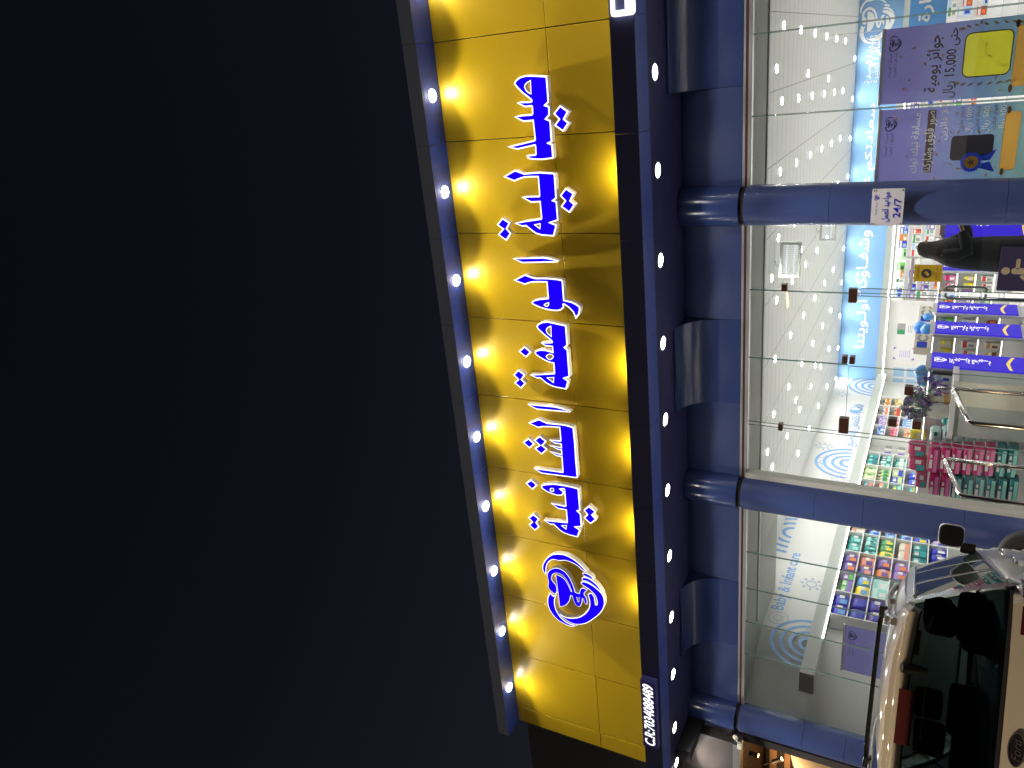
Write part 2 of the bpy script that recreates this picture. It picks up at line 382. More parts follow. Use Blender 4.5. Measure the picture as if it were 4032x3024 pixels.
c = onY(3710, 1468, YW+.04); b = MB(); b.box(c.x-.02, c.x+.02, YW+.005, YW+.075, c.z-.11, c.z+.11); part(b, 'door_closer', DKMET, bevel=.006)
b = MB(); b.box(-6.28, -6.16, YW-.02, YW+.12, .3, 3.93); part(b, 'jamb_post', mat('putty_paint', (.55, .54, .48), .6, noise=.04))

# ---- inside of the shop
ZC, XW, YB = 4.255, -10.28, 15.45
ceil = mat('linear_ceiling_tiles', (.80, .80, .78), .5)
n = ceil.node_tree; t = n.nodes.new('ShaderNodeTexCoord'); s = n.nodes.new('ShaderNodeSeparateXYZ'); n.links.new(t.outputs['Object'], s.inputs[0])
def lines(sock, step, w):
    a = n.nodes.new('ShaderNodeMath'); a.operation = 'DIVIDE'; n.links.new(sock, a.inputs[0]); a.inputs[1].default_value = step
    f = n.nodes.new('ShaderNodeMath'); f.operation = 'FRACT'; n.links.new(a.outputs[0], f.inputs[0])
    l = n.nodes.new('ShaderNodeMath'); l.operation = 'LESS_THAN'; n.links.new(f.outputs[0], l.inputs[0]); l.inputs[1].default_value = w/step; return l.outputs[0]
mx = n.nodes.new('ShaderNodeMath'); mx.operation = 'MAXIMUM'; n.links.new(lines(s.outputs['X'], 1.127, .014), mx.inputs[0]); n.links.new(lines(s.outputs['Y'], .3925, .014), mx.inputs[1])
mc = n.nodes.new('ShaderNodeMix'); mc.data_type = 'RGBA'; mc.inputs['A'].default_value = (.80, .80, .78, 1); mc.inputs['B'].default_value = (.34, .33, .31, 1)
n.links.new(mx.outputs[0], mc.inputs['Factor']); n.links.new(mc.outputs['Result'], n.nodes['Principled BSDF'].inputs['Base Color'])
b = MB(); b.box(XW, 6, YW+.1, YB, ZC, ZC+.1); part(b, 'ceiling', ceil)
b = MB(); b.box(XW-.7, 6, YW+.095, 2.5, 3.975, ZC-.002); b.box(XW-.65, -8.55, 2.5, 4.2, 3.985, ZC-.003); part(b, 'soffit_step', GREYD)
b = MB(); b.box(-9.75, 5.9, 2.42, 2.504, 3.955, 3.974); part(b, 'soffit_trim', mat('trim_white', (.7, .7, .66), .5))
b = MB(); pl_ = [(XW, 3.0), (XW, YB+.2), (XW-.72, YB+.2), (XW-.72, YW+.11), (-10.93, YW+.11)]; b.rings([[(x, y, z) for x, y in pl_] for z in (.3, ZC)], sm=False); part(b, 'side_wall', WHITE)
b = MB(); b.box(XW, 6, YB, YB+.15, .3, ZC); part(b, 'back_wall', WHITE)
b = MB(); b.box(6, 6.15, YW, YB+.2, .3, ZC+.1); part(b, 'end_wall', WHITE)
b = MB(); b.box(XL, XR+.15, YW+.2, YB+.2, ZC+.11, ZC+.3); b.box(XL, XL+.2, .3, YB, ZC+.3, ZT); part(b, 'roof_slab', BLACK)
b = MB(); b.box(XW+.02, 5.9, YB-.03, YB-.003, 3.17, ZC-.004); part(b, 'blue_band', SKYB)
b = MB(); b.box(XW+.02, 5.9, YB-.38, YB-.004, 2.97, 3.165, 0); part(b, 'back_bulkhead', GREY)
b = MB(); b.box(-9.95, 5.9, YB-.395, YB-.383, 2.955, 2.985); part(b, 'back_led_strip', LED)
b = MB(); b.box(XW-.01, -9.90, 1.62, YB-.4, 2.895, 3.12); part(b, 'side_bulkhead', GREY)
b = MB(); b.box(-9.897, -9.887, 2.55, YB-.42, 2.885, 2.91); part(b, 'side_led_strip', LED)

# writing on the band and on the side wall
bz = lambda x, y: onY(x, y, YB-.035)
def band_text(s, xr, yr, xl, yl, top, bot, **k):
    a, c = bz(bot[0], bot[1]), bz(top[0], top[1]); r_, l_ = bz(xr, yr), bz(xl, yl)
    part_ = text('band_lettering', s, WTXT, FRONT(l_.x, YB-.034, a.z), r_.x-l_.x, c.z-a.z, bold=.012, **k); attach(part_, PH)
Z2 = lambda x, y: (2880+.5208*x, 800+.5208*y); Z1 = lambda x, y: (2880+.5208*x, .5208*y)
band_text('أولـويتنا', *Z2(960, 722), *Z2(940, 1092), Z2(918, 900), Z2(1037, 900))
band_text('وشفـاؤكم', *Z2(1040, 205), *Z2(970, 690), Z2(955, 320), Z2(1085, 320))
band_text('سعادتكم غايتنا', *Z1(1075, 780), *Z1(1040, 1620), Z1(1012, 1100), Z1(1095, 1100))
band_text('صيدلية الوصفـة', *Z1(1045, 270), *Z1(1030, 632), Z1(1015, 450), Z1(1078, 450))
band_text('الشافية الطبية', *Z1(1100, 265), *Z1(1085, 628), Z1(1066, 450), Z1(1130, 450))
def wall_frame(px, h): q_ = onX(px[0], px[1], XW); return q_
q0, q1 = onX(3095, 2408, XW), onX(3161, 2183, XW)
attach(text('wall_lettering', 'Baby & Infant care', DECAL, (Vector((XW+.004, q0.y, q0.z-.02)), EY, EZ, EX), q1.y-q0.y, .30, bold=.015), PH)
q0, q1 = onX(3370, 1760, XW), onX(3368, 1625, XW)
attach(text('wall_lettering', 'العناية بالطفل والرضيع', DECAL, (Vector((XW+.004, q0.y, q0.z-.03)), EY, EZ, EX), q1.y-q0.y+.6, .34, bold=.012), PH)
def rainbow(cy, cz, k, a0=0, a1=180, n_=4):
    pl = [arc2(cy, cz, k*(1-.24*i)-.055*k/.6, k*(1-.24*i), a0, a1) for i in range(n_)]
    attach(plate('rainbow_decal', pl, .003, DECAL, (Vector((XW+.001, 0, 0)), EY, EZ, EX)), PH)
for px, k in (((3195, 2540), .66), ((3075, 2090), .8), ((3300, 1820), .8), ((3425, 1520), .75)):
    c = onX(*px, XW); rainbow(c.y, max(c.z-.25, 3.14), k)
def sun_decal(px, r):
    c = onX(*px, XW); pl = [arc2(c.y, c.z, r*.42, r*.52, 0, 359)]
    for k in range(8):
        a = R(45*k); d_, e_ = Vector((math.cos(a), math.sin(a))), Vector((-math.sin(a), math.cos(a)))*.02*r/.2
        p0, p1 = Vector((c.y, c.z))+d_*r*.7, Vector((c.y, c.z))+d_*r; pl.append([tuple(p0+e_), tuple(p1+e_), tuple(p1-e_), tuple(p0-e_)])
    attach(plate('sun_decal', pl, .003, DECALF, (Vector((XW+.001, 0, 0)), EY, EZ, EX)), PH)
for px, r in (((3195, 2300), .2), ((3245, 1757), .22), ((3308, 1888), .22), ((3318, 1552), .2), ((3380, 1598), .16)): sun_decal(px, r)
c = onX(3275, 1822, XW)                        # outline of a sleeping sheep-like cloud drawn on the wall
o1 = [(c.y+.42*math.cos(R(t))*(1+.10*math.cos(R(8*t))), c.z+.26*math.sin(R(t))*(1+.10*math.cos(R(8*t)))) for t in range(0, 360, 6)]
o2 = inset(o1, .018); head = ell2(c.y+.05, c.z+.22, .17, .14); head2 = inset(head, .016)
attach(plate('cloud_decal', [o1, o2, head, head2], .003, DECALF, (Vector((XW+.001, 0, 0)), EY, EZ, EX)), PH)
c = onX(3065, 2433, XW); attach(plate('round_mark_decal', [arc2(c.y, c.z, .17, .18, 0, 359), arc2(c.y, c.z, .08, .09, 0, 359)], .003, DECALF, (Vector((XW+.001, 0, 0)), EY, EZ, EX)), PH)
c = onX(3371, 1610, XW); attach(plate('baby_mark_decal', [arc2(c.y, c.z, .12, .15, 0, 359), ell2(c.y-.2, c.z+.02, .12, .14)], .003, DECAL, (Vector((XW+.001, 0, 0)), EY, EZ, EX)), PH)

# ================================================================== THE LIT SIGN: letters traced at their own plane, 0.12 m off the panels
SGN = thing('pharmacy_sign', 'large lit blue Arabic lettering with white edges across the yellow fascia', 'sign', (-5, -.12, 6.3))
LOGO = thing('logo_sign', 'lit blue and white cup and snake emblem inside a heart of hands on yellow panels', 'sign', (-9.3, -.12, 6.3))
LFACE = mat('blue_acrylic_face', (.0, .0, .02), .7, emit=(.012, 0, 1.0), es=1.0, spec=0)
LEDGEW = glow('white_acrylic_edge', (1, 1, 1), 1.6)
LSIDE = mat('grey_white_letter_return', (.62, .60, .55), .5, emit=(.8, .78, .7), es=.10)
YLET = -.118
def zpts(off, pts): return [(lambda q_: (q_.x, q_.z))(onY(off[0]+480/2212*x, off[1]+480/2212*y, YLET)) for x, y in pts]
def letter(name, off, outer, holes=(), parent=SGN, ring=.0178, sm=None):
    O = inset(zpts(off, outer), -.006); H = [zpts(off, h_) for h_ in holes]
    if sm: O = smooth(O, 2, sm); H = [smooth(h_, 2, sm) for h_ in H]
    fr = ((0, -.035, 0), EX, EZ, -EY)
    L = attach(plate(name, [O]+H, .083, [LSIDE, LEDGEW], fr, front_mat=1), parent)
    inn = [inset(O, ring)]+[inset(h_, -ring*.6) for h_ in H]
    attach(plate(name+'_face', inn, .004, LFACE, ((0, YLET-.0005, 0), EX, EZ, -EY)), L)
    return L
A = (1920, 280)
letter('letter', A, [(700,80),(590,110),(520,165),(487,215),(500,250),(560,320),(640,400),(740,475),(795,520),(800,545),(770,558),(600,562),(545,582),(660,640),(685,648),(800,635),(810,650),(815,770),(800,788),(590,805),(495,833),(655,915),(825,898),(862,1240),(850,1258),(490,1345),(370,1373),(540,1418),(860,1345),(868,1360),(875,1500),(868,1515),(715,1532),(735,1583),(830,1600),(1000,1605),(1180,1580),(1188,1560),(1170,1330),(1100,1308),(1163,1278),(1137,900),(1058,868),(1120,795),(1115,645),(1045,620),(1105,560),(1070,100),(1055,95),(800,80)],
       [[(772,185),(720,215),(685,255),(678,290),(700,340),(745,385),(783,400)]])
letter('letter_dots', A, [(1315,628),(1458,733),(1385,872),(1470,938),(1370,1090),(1218,985),(1300,870),(1203,775)])
A = (1920, 610)
letter('letter', A, [(495,278),(300,395),(490,475),(560,440),(660,408),(760,400),(915,398),(920,430),(942,735),(935,750),(700,755),(630,770),(790,858),(950,850),(978,1140),(970,1160),(690,1200),(500,1243),(640,1297),(700,1285),(790,1360),(880,1425),(980,1455),(1200,1472),(1245,1280),(1240,1270),(1130,1228),(1275,1185),(1275,1170),(1250,850),(1190,828),(1245,785),(1215,345),(1190,332),(950,318),(820,325),(660,340)],
       [[(865,1270),(950,1255),(945,1330)]])
letter('letter_dots', A, [(270,1150),(400,1235),(345,1340),(420,1425),(340,1550),(195,1445),(285,1345),(177,1267)])
letter('letter_dots', A, [(1420,605),(1562,705),(1500,830),(1578,905),(1485,1045),(1337,935),(1410,830),(1320,740)])
A = (1960, 970)
letter('letter', A, [(280,225),(825,203),(960,225),(1090,272),(1080,283),(450,298)])
letter('letter', A, [(490,515),(300,615),(495,690),(570,660),(640,648),(760,645),(890,650),(915,930),(910,945),(760,955),(650,985),(620,1015),(640,1050),(760,1105),(880,1142),(1000,1163),(1090,1167),(1150,1150),(1190,1110),(1195,1080),(1188,1055),(1210,1052),(1300,1115),(1370,1190),(1400,1260),(1415,1305),(1470,1230),(1488,1150),(1485,1100),(1430,1055),(1340,1010),(1200,978),(1175,635),(1160,615),(1100,600),(940,582),(800,577),(690,580),(640,570)],
       [[(920,1030),(870,1045),(850,1065),(870,1080),(895,1082),(920,1055)]])
A = (1960, 1230)
letter('letter', A, [(900,168),(810,178),(740,210),(705,255),(740,310),(840,400),(900,450),(980,515),(985,530),(980,545),(790,552),(860,605),(990,620),(1000,722),(930,702),(850,682),(760,680),(690,700),(675,725),(700,770),(780,825),(880,880),(960,912),(1015,918),(1028,1090),(1025,1108),(590,1138),(720,1193),(775,1190),(880,1280),(960,1325),(1060,1360),(1240,1392),(1275,1248),(1260,1235),(1205,1195),(1300,1165),(1300,1155),(1265,680),(1213,638),(1262,598),(1235,240)],
       [[(960,258),(905,285),(885,325),(905,375),(965,425)], [(950,762),(900,780),(885,800),(910,835),(945,852),(985,830),(1005,795),(985,770)], [(905,1190),(1013,1185),(1005,1262)]])
letter('letter_dots', A, [(485,622),(600,722),(513,810),(388,708)])
letter('letter_dots', A, [(375,1045),(490,1138),(430,1218),(502,1285),(425,1375),(307,1280),(375,1215),(290,1132)])
A = (1980, 1540)
letter('letter', A, [(460,243),(950,283),(1080,315),(1217,372),(1215,380),(615,328)])
letter('letter', A, [(650,512),(472,580),(645,662),(720,645),(880,648),(1030,660),(1050,890),(1042,904),(850,890),(950,945),(1055,960),(1062,1025),(850,982),(1000,1057),(1062,1068),(1068,1150),(850,1095),(980,1175),(1070,1190),(1090,1460),(1085,1470),(570,1405),(705,1490),(1340,1572),(1355,1560),(1325,1230),(1310,970),(1280,670),(1265,655),(1150,620),(1060,605),(930,593),(800,580)])
letter('letter_dots', A, [(465,862),(572,960),(485,1032),(370,928)])
letter('letter_dots', A, [(665,818),(785,915),(715,985),(803,1055),(705,1143),(583,1040),(670,980),(575,893)])
A = (1980, 1840)
letter('letter', A, [(780,310),(710,325),(697,350),(720,385),(800,440),(900,480),(1000,510),(1070,505),(1100,475),(1092,435),(1040,395),(1108,388),(1118,400),(1142,690),(1130,705),(875,655),(1010,750),(1150,772),(1168,990),(1160,1000),(748,962),(870,1035),(925,1035),(1040,1145),(1110,1190),(1220,1230),(1355,1263),(1400,1140),(1310,1080),(1425,1075),(1425,1060),(1412,850),(1350,790),(1400,775),(1370,390),(1250,355),(1100,325),(920,300)],
       [[(890,382),(862,400),(870,425),(905,435),(922,415),(915,388)], [(1075,1060),(1150,1058),(1143,1115)]])
letter('letter_dots', A, [(512,230),(620,325),(535,398),(422,292)])
letter('letter_dots', A, [(550,855),(655,940),(605,1005),(660,1075),(585,1140),(475,1045),(535,990),(470,915)])
letter('letter_dots', A, [(1560,705),(1685,810),(1620,865),(1690,950),(1590,1020),(1475,915),(1535,855),(1472,775)])
A = (2040, 2140)
LG_TOP = [(500,560),(460,500),(447,430),(460,370),(500,300),(560,240),(640,200),(740,193),(830,205),(940,250),(1060,330),(1150,410),(1243,515),(1180,490),(1120,435),(1030,370),(930,325),(840,303),(740,310),(690,295),(620,290),(560,325),(520,390),(505,450),(503,540)]
LG_CUP = [(655,903),(610,865),(560,810),(548,770),(555,710),(550,660),(535,600),(538,550),(570,495),(630,460),(690,450),(760,465),(840,515),(900,580),(950,660),(1000,780),(1030,885),(1115,915),(1135,840),(1165,815),(1210,825),(1250,850),(1205,880),(1195,930),(1230,980),(1250,1060),(1240,1105),(1215,1075),(1190,1000),(1165,985),(1155,1060),(1130,1130),(1095,1138),(1050,1110),(1010,1030),(985,940),(950,935),(930,1030),(880,1100),(820,1132),(760,1138),(690,570),(740,585),(830,640),(900,740),(955,860),(975,885),(965,830),(920,720),(850,610),(780,550),(700,530),(640,545),(610,590),(605,650),(640,705),(685,760),(700,840),(690,895)]
LG_HOLE = [(1060,975),(1115,980),(1105,1060),(1085,1060)]
LG_LEFT = [(575,900),(545,980),(540,1080),(570,1190),(640,1300),(730,1390),(850,1460),(960,1500),(1065,1490),(960,1470),(860,1420),(770,1340),(700,1230),(665,1130),(660,1030),(690,935),(640,960)]
LG_HAND = [(715,1235),(800,1310),(900,1350),(1020,1355),(1130,1330),(1230,1260),(1290,1170),(1305,1080),(1290,990),(1270,930),(1300,900),(1340,910),(1380,970),(1395,1050),(1405,1115),(1435,1110),(1435,1040),(1410,960),(1350,880),(1260,805),(1170,750),(1142,715),(1170,695),(1250,710),(1360,770),(1460,850),(1530,930),(1565,1050),(1550,1160),(1480,1270),(1370,1360),(1250,1435),(1130,1465),(1010,1455),(880,1390),(790,1320)]
LG_F2 = [(1160,640),(1180,615),(1260,630),(1350,685),(1430,755),(1500,850),(1535,912),(1440,820),(1340,735),(1250,680),(1170,665)]
LG_F3 = [(1172,545),(1200,535),(1270,560),(1340,610),(1362,660),(1300,625),(1200,580)]
letter('upper_hand', A, LG_TOP, (), LOGO, .0125, 50)
letter('cup_and_snake', A, LG_CUP, [LG_HOLE], LOGO, .007, 50)
letter('heart_side', A, LG_LEFT, (), LOGO, .0125, 50)
letter('lower_hand', A, LG_HAND, (), LOGO, .0125, 50)
letter('finger', A, LG_F2, (), LOGO, .010, 50); letter('finger', A, LG_F3, (), LOGO, .010, 50)
_lg = [zpts(A, q_) for q_ in (LG_TOP, LG_CUP, LG_HOLE, LG_LEFT, LG_HAND, LG_F2, LG_F3)]
_cx = (min(p[0] for q_ in _lg for p in q_)+max(p[0] for q_ in _lg for p in q_))/2; _cz = (min(p[1] for q_ in _lg for p in q_)+max(p[1] for q_ in _lg for p in q_))/2
_hh = max(p[1] for q_ in _lg for p in q_)-min(p[1] for q_ in _lg for p in q_)
LOGO2 = [smooth([((p[0]-_cx)/_hh, (p[1]-_cz)/_hh) for p in q_], 1, 50) for q_ in _lg]      # unit-height emblem for the small prints
def emblem(name, mat_, frame, cx, cy, h, parent=None, rot=0):
    c_, s_ = math.cos(rot), math.sin(rot)
    return plate(name, [[(cx+h*(p[0]*c_-p[1]*s_), cy+h*(p[0]*s_+p[1]*c_)) for p in q_] for q_ in LOGO2], 0, mat_, frame, parent)
c = bz(*Z1(1100, 150)); attach(emblem('band_emblem', WTXT, (Vector((0, YB-.034, 0)), EX, EZ, -EY), c.x, c.z, .85), PH)
# registration number box on the ledge
q0, q1 = onY(2545, 2932, -.52), onY(2586, 2700, -.52)
x0, x1 = onY(2545, 2938, -.52).x, onY(2545, 2684, -.52).x; z1 = ZN-.02; z0 = z1-.235
CRS = thing('registration_sign', 'navy box sign with glowing white registration number on the dark ledge', 'sign', ((x0+x1)/2, YF, z0))
b = MB(); b.box(x0, x1, -.52, YF-.003, z0, z1); attach(b.build('sign_box', mat('navy_box', (.03, .032, .11), .35, emit=(.12, .1, .5), es=.06), bevel=.01), CRS)
NUMG = glow('white_number_glow', (1, 1, 1), 1.5)
attach(text('number', 'C.R:7034088489', NUMG, FRONT(x0+.05, -.5225, z0+.035), x1-x0-.10, z1-z0-.07, bold=.020, shear=.18), CRS)
q0 = onY(2440, 18, -.46)
CR2 = thing('registration_sign', 'white glowing square character at the right end of the dark ledge', 'sign', (q0.x, YF, q0.z))
attach(plate('character', [rrect2(-.13, .16, -.13, .13, .04), rect2(-.07, .10, -.03, .095)], .05, NUMG, ((q0.x+.02, YF-.003, q0.z-.02), EX, EZ, -EY)), CR2)

# ================================================================== LAMPS
RIM = mat('lamp_rim_white', (.6, .6, .58), .4)
def spot(name, loc, power, size, blend, col=(1, .95, .86), rad=.03, rot=(0, 0, 0), parent=None):
    l = bpy.data.lights.new(name, 'SPOT'); l.energy = power; l.spot_size = size; l.spot_blend = blend; l.color = col; l.shadow_soft_size = rad
    o = bpy.data.objects.new(name, l); COL.objects.link(o); o.location = loc; o.rotation_euler = rot
    if parent: o.parent = parent
    return o
def downlight(name, label, group, p, r, G_, power, size, blend=.35, col=(1, .95, .86), core=0, core_size=84, tilt=0, fan=0, dome=.008):
    t_ = thing(name, label, 'light', p, 0, group)
    MBr = MB().lathe([(r*1.02, -.003), (r*1.22, -.004), (r*1.26, .0), (r*1.24, .006)], 24, cap=False); MBr.build('rim', RIM, t_)
    MB().lathe([(r, .0), (r*.92, -dome*.6), (r*.6, -dome*.92), (.01, -dome)], 24).build('bulb', G_, t_)
    if power: spot('beam', (0, 0, -dome-.012), power, size, blend, col, .04, parent=t_)
    if core:
        o = spot('beam', (0, 0, -dome-.012), core, R(core_size), 1.0 if not fan else .5, col, .04, (tilt, 0, 0), parent=t_)
        if fan:            # wall washer: a wide flat beam with an even throw down the panels
            o.scale = (fan, 1, 1); l = o.data; l.use_nodes = True; n = l.node_tree; fo = n.nodes.new('ShaderNodeLightFalloff'); fo.inputs['Strength'].default_value = 1
            n.links.new(fo.outputs['Constant'], n.nodes['Emission'].inputs['Strength'])
    return t_
GWARM = glow('lamp_warm_white', (1, .96, .84), 40); GCOOL = glow('lamp_white', (1, .98, .94), 40); GSTORE = glow('store_lamp_white', (1, .975, .935), 310)
ORD = ['first', 'second', 'third', 'fourth', 'fifth', 'sixth', 'seventh', 'eighth', 'ninth', 'tenth', 'eleventh', 'twelfth', 'thirteenth', 'fourteenth', 'fifteenth', 'sixteenth']
for k in range(-4, 9):
    x = (-.509-1.0*k)*1.2
    lab = ('%s lamp from the right in the underside of the top beam' % ORD[k]) if k >= 0 else 'lamp in the top beam beyond the right edge of view'
    downlight('beam_downlight', lab, 'lamps shining down the yellow fascia', (x, -.19, ZT-.002), .075, GWARM, 15, R(127), .35, (1, .93, .76), 46, 50, R(16), 6, .035)
for k in range(-4, 12):
    x = (-.501-.9128*k)*1.2
    lab = ('%s lamp from the right in the dark soffit below the ledge' % ORD[k]) if k >= 0 else 'lamp in the dark soffit beyond the right edge of view'
    downlight('soffit_downlight', lab, 'lamps in the soffit over the shop window', (x, .27, ZS+.018), .085, GCOOL, 24, R(150), .2, (1, .96, .90), 290, 84)
for k, x in enumerate((-1.40, -3.45, -4.48, -5.47, -6.50)):
    t_ = thing('ledge_uplight', '%s uplight from the right behind the ledge below yellow panels' % ORD[k], 'light', (x*1.2, -.09, 4.965), 0, 'uplights on the ledge')
    MB().lathe([(.05, -.05), (.06, 0), (.05, .012)], 16).build('housing', DKMET, t_)
    spot('beam', (0, 0, .02), 34, R(150), .6, (1, .90, .6), .03, (math.pi, 0, 0), t_)
# ceiling lamps of the shop: the two interleaved grids read off the picture
i = 0
for rx, Y in enumerate((5.03, 6.6, 8.17, 9.74, 11.31, 12.88)):
    for cx_ in range(9):
        x = -.444+(-.20+.444-.955*cx_-.06*(Y-5.03)/1.57)*1.18-.03
        if x < XW+.5: continue
        downlight('ceiling_light', 'round ceiling lamp, %s row behind the glass, %s lamp from the right' % (ORD[rx], ORD[cx_]), 'round lamps in the shop ceiling', (x, Y, ZC-.001), .060, GSTORE, 0, 0); i += 1
for rx, (Y, x0_) in enumerate(((4.52, -.70), (7.55, -.92), (10.3, -1.15))):
    for cx_ in range(3):
        x = x0_-3.35*cx_-.1
        if x < XW+.5: continue
        downlight('ceiling_light', 'round ceiling lamp between the rows, %s offset row, %s from the right' % (ORD[rx], ORD[cx_]), 'round lamps in the shop ceiling', (x, Y, ZC-.001), .060, GSTORE, 0, 0)
for k in range(10):
    x = -1.0-1.02*k
    downlight('ceiling_light', 'small ceiling lamp close to the blue back wall, %s from the right' % ORD[k], 'lamps washing the blue band', (x, YB-.42, ZC-.001), .06, GSTORE, 11, R(110), .5, (.92, .96, 1))
# street lamp behind the viewer: its warm light lies on the car's tail
SL = thing('street_lamp', 'car park lamp on a pole with warm light, behind the viewer', 'street lamp', (-8.2, -11.2, 0), R(-60))
MB().lathe([(.12, 0), (.10, .4), (.06, 5.2)], 14).build('pole', DKMET, SL)
MB().tube([(0, 0, 5.2), (0, .4, 5.45), (0, 1.1, 5.5)], .04).build('arm', DKMET, SL)
hd = MB(); hd.box(-.13, .13, .9, 1.6, 5.46, 5.56); hd.build('lamp_head', DKMET, SL, bevel=.02)
hb = MB(); hb.box(-.1, .1, .95, 1.55, 5.445, 5.458); hb.build('lamp_lens', glow('sodium_lamp', (1, .66, .28), 30), SL)
spot('beam', (0, 1.25, 5.4), 3300, R(126), .5, (1, .74, .42), .15, (R(18), 0, 0), SL)

# ================================================================== GOODS IN THE SHOP
PC = {}
def colmat(c, rough=.35):
    k = 'pack_%s_%d' % (c, int(rough*100))
    T = dict(teal=(20,150,150), deepteal=(10,110,115), mint=(150,215,205), palemint=(195,228,222), green=(60,150,95), palegreen=(190,210,150), brightgreen=(95,190,80), magenta=(190,30,105), pink=(225,120,165), salmon=(225,140,120), red=(200,45,45), orange=(225,120,40), yellow=(235,215,40), paleyellow=(235,225,150), cream=(228,220,200), tan=(190,150,95), purple=(85,60,150), violet=(140,100,190), lilac=(190,175,215), blue=(30,60,190), royal=(25,30,170), skyblue=(95,160,225), paleblue=(165,200,235), white=(225,225,222), grey=(150,152,150), dark=(45,45,55), brown=(120,75,45), navy=(35,35,90))
    return mat(k, srgb(*T[c]), rough, noise=.06, nscale=9)
def pack_mesh(kind, dx, dy, dz, c1, c2, c3='white'):
    """goods with their front towards local -Y, base at z=0"""
    k = (kind, round(dx, 2), round(dy, 2), round(dz, 2), c1, c2, c3)
    if k in PC: return PC[k]
    b = MB(); X, Y = dx/2, dy/2
    if kind == 'pillow':         # soft film pack with a gathered top
        def ring(z, s, t): return [(X*s*math.copysign(abs(math.cos(a))**.45, math.cos(a)), Y*t*math.copysign(abs(math.sin(a))**.45, math.sin(a)), z) for a in [2*math.pi*j/20 for j in range(20)]]
        b.rings([ring(0, .86, .8), ring(dz*.04, .96, .95), ring(dz*.3, 1, 1.03), ring(dz*.72, 1, 1), ring(dz*.86, .97, .8), ring(dz*.95, .93, .35), ring(dz, .96, .06)], 0)
        zf = Y*1.035
        b.face([(-X*.75, -zf, dz*.12), (X*.05, -zf, dz*.12), (X*.05, -zf, dz*.55), (-X*.75, -zf, dz*.55)], 1); b.face([(X*.2, -zf, dz*.3), (X*.75, -zf, dz*.3), (X*.75, -zf, dz*.62), (X*.2, -zf, dz*.62)], 2)
    elif kind == 'box':
        b.box(-X, X, -Y, Y, 0, dz, 0); e_ = .0015
        b.face([(-X*.98, -Y-e_, dz*.62), (X*.98, -Y-e_, dz*.62), (X*.98, -Y-e_, dz*.9), (-X*.98, -Y-e_, dz*.9)], 1); b.face([(-X*.7, -Y-e_, dz*.12), (X*.2, -Y-e_, dz*.12), (X*.2, -Y-e_, dz*.5), (-X*.7, -Y-e_, dz*.5)], 2)
    elif kind == 'bottle':
        r = min(X, Y); b.lathe([(r*.95, 0), (r, dz*.03), (r, dz*.62), (r*.75, dz*.74), (r*.38, dz*.8)], 12, 0); b.lathe([(r*.42, dz*.8), (r*.42, dz*.985), (r*.36, dz)], 12, 1)
        b.rings([[(r*1.01*math.cos(R(a)), r*1.01*math.sin(R(a)), z) for a in range(200, 341, 14)] for z in (dz*.15, dz*.52)], 2, close=False, cap=False)
    elif kind == 'brick':        # shrink wrapped pack lying on its long side: two printed halves on the front
        def ring(x, s): return [(x, Y*s*math.copysign(abs(math.cos(a))**.4, math.cos(a)), dz/2+dz/2*s*math.copysign(abs(math.sin(a))**.4, math.sin(a))) for a in [2*math.pi*j/20 for j in range(20)]]
        b.rings([ring(-X, .75), ring(-X*.94, .95), ring(-X*.3, 1), ring(X*.3, 1), ring(X*.94, .95), ring(X, .75)], 0)
        zf = Y+.003
        b.face([(-X*.90, -zf, dz*.10), (X*.90, -zf, dz*.10), (X*.90, -zf, dz*.46), (-X*.90, -zf, dz*.46)], 1); b.face([(-X*.6, -zf, dz*.56), (X*.1, -zf, dz*.56), (X*.1, -zf, dz*.84), (-X*.6, -zf, dz*.84)], 2)
        b.face([(X*.25, -zf, dz*.6), (X*.5, -zf, dz*.6), (X*.5, -zf, dz*.8), (X*.25, -zf, dz*.8)], 2)
    PC[k] = b.mesh(kind+'_'+c1, [colmat(c1), colmat(c2), colmat(c3)], bevel=.004 if kind == 'box' and dz > .12 else 0); return PC[k]
def good(name, kind, size, cols, loc, rz, label, cat, group, tilt=0):
    o = link(name, pack_mesh(kind, *size, *cols)); o.location = loc; o.rotation_euler = (tilt, 0, rz+rnd.uniform(-.05, .05)); return tag(o, label, cat, group)

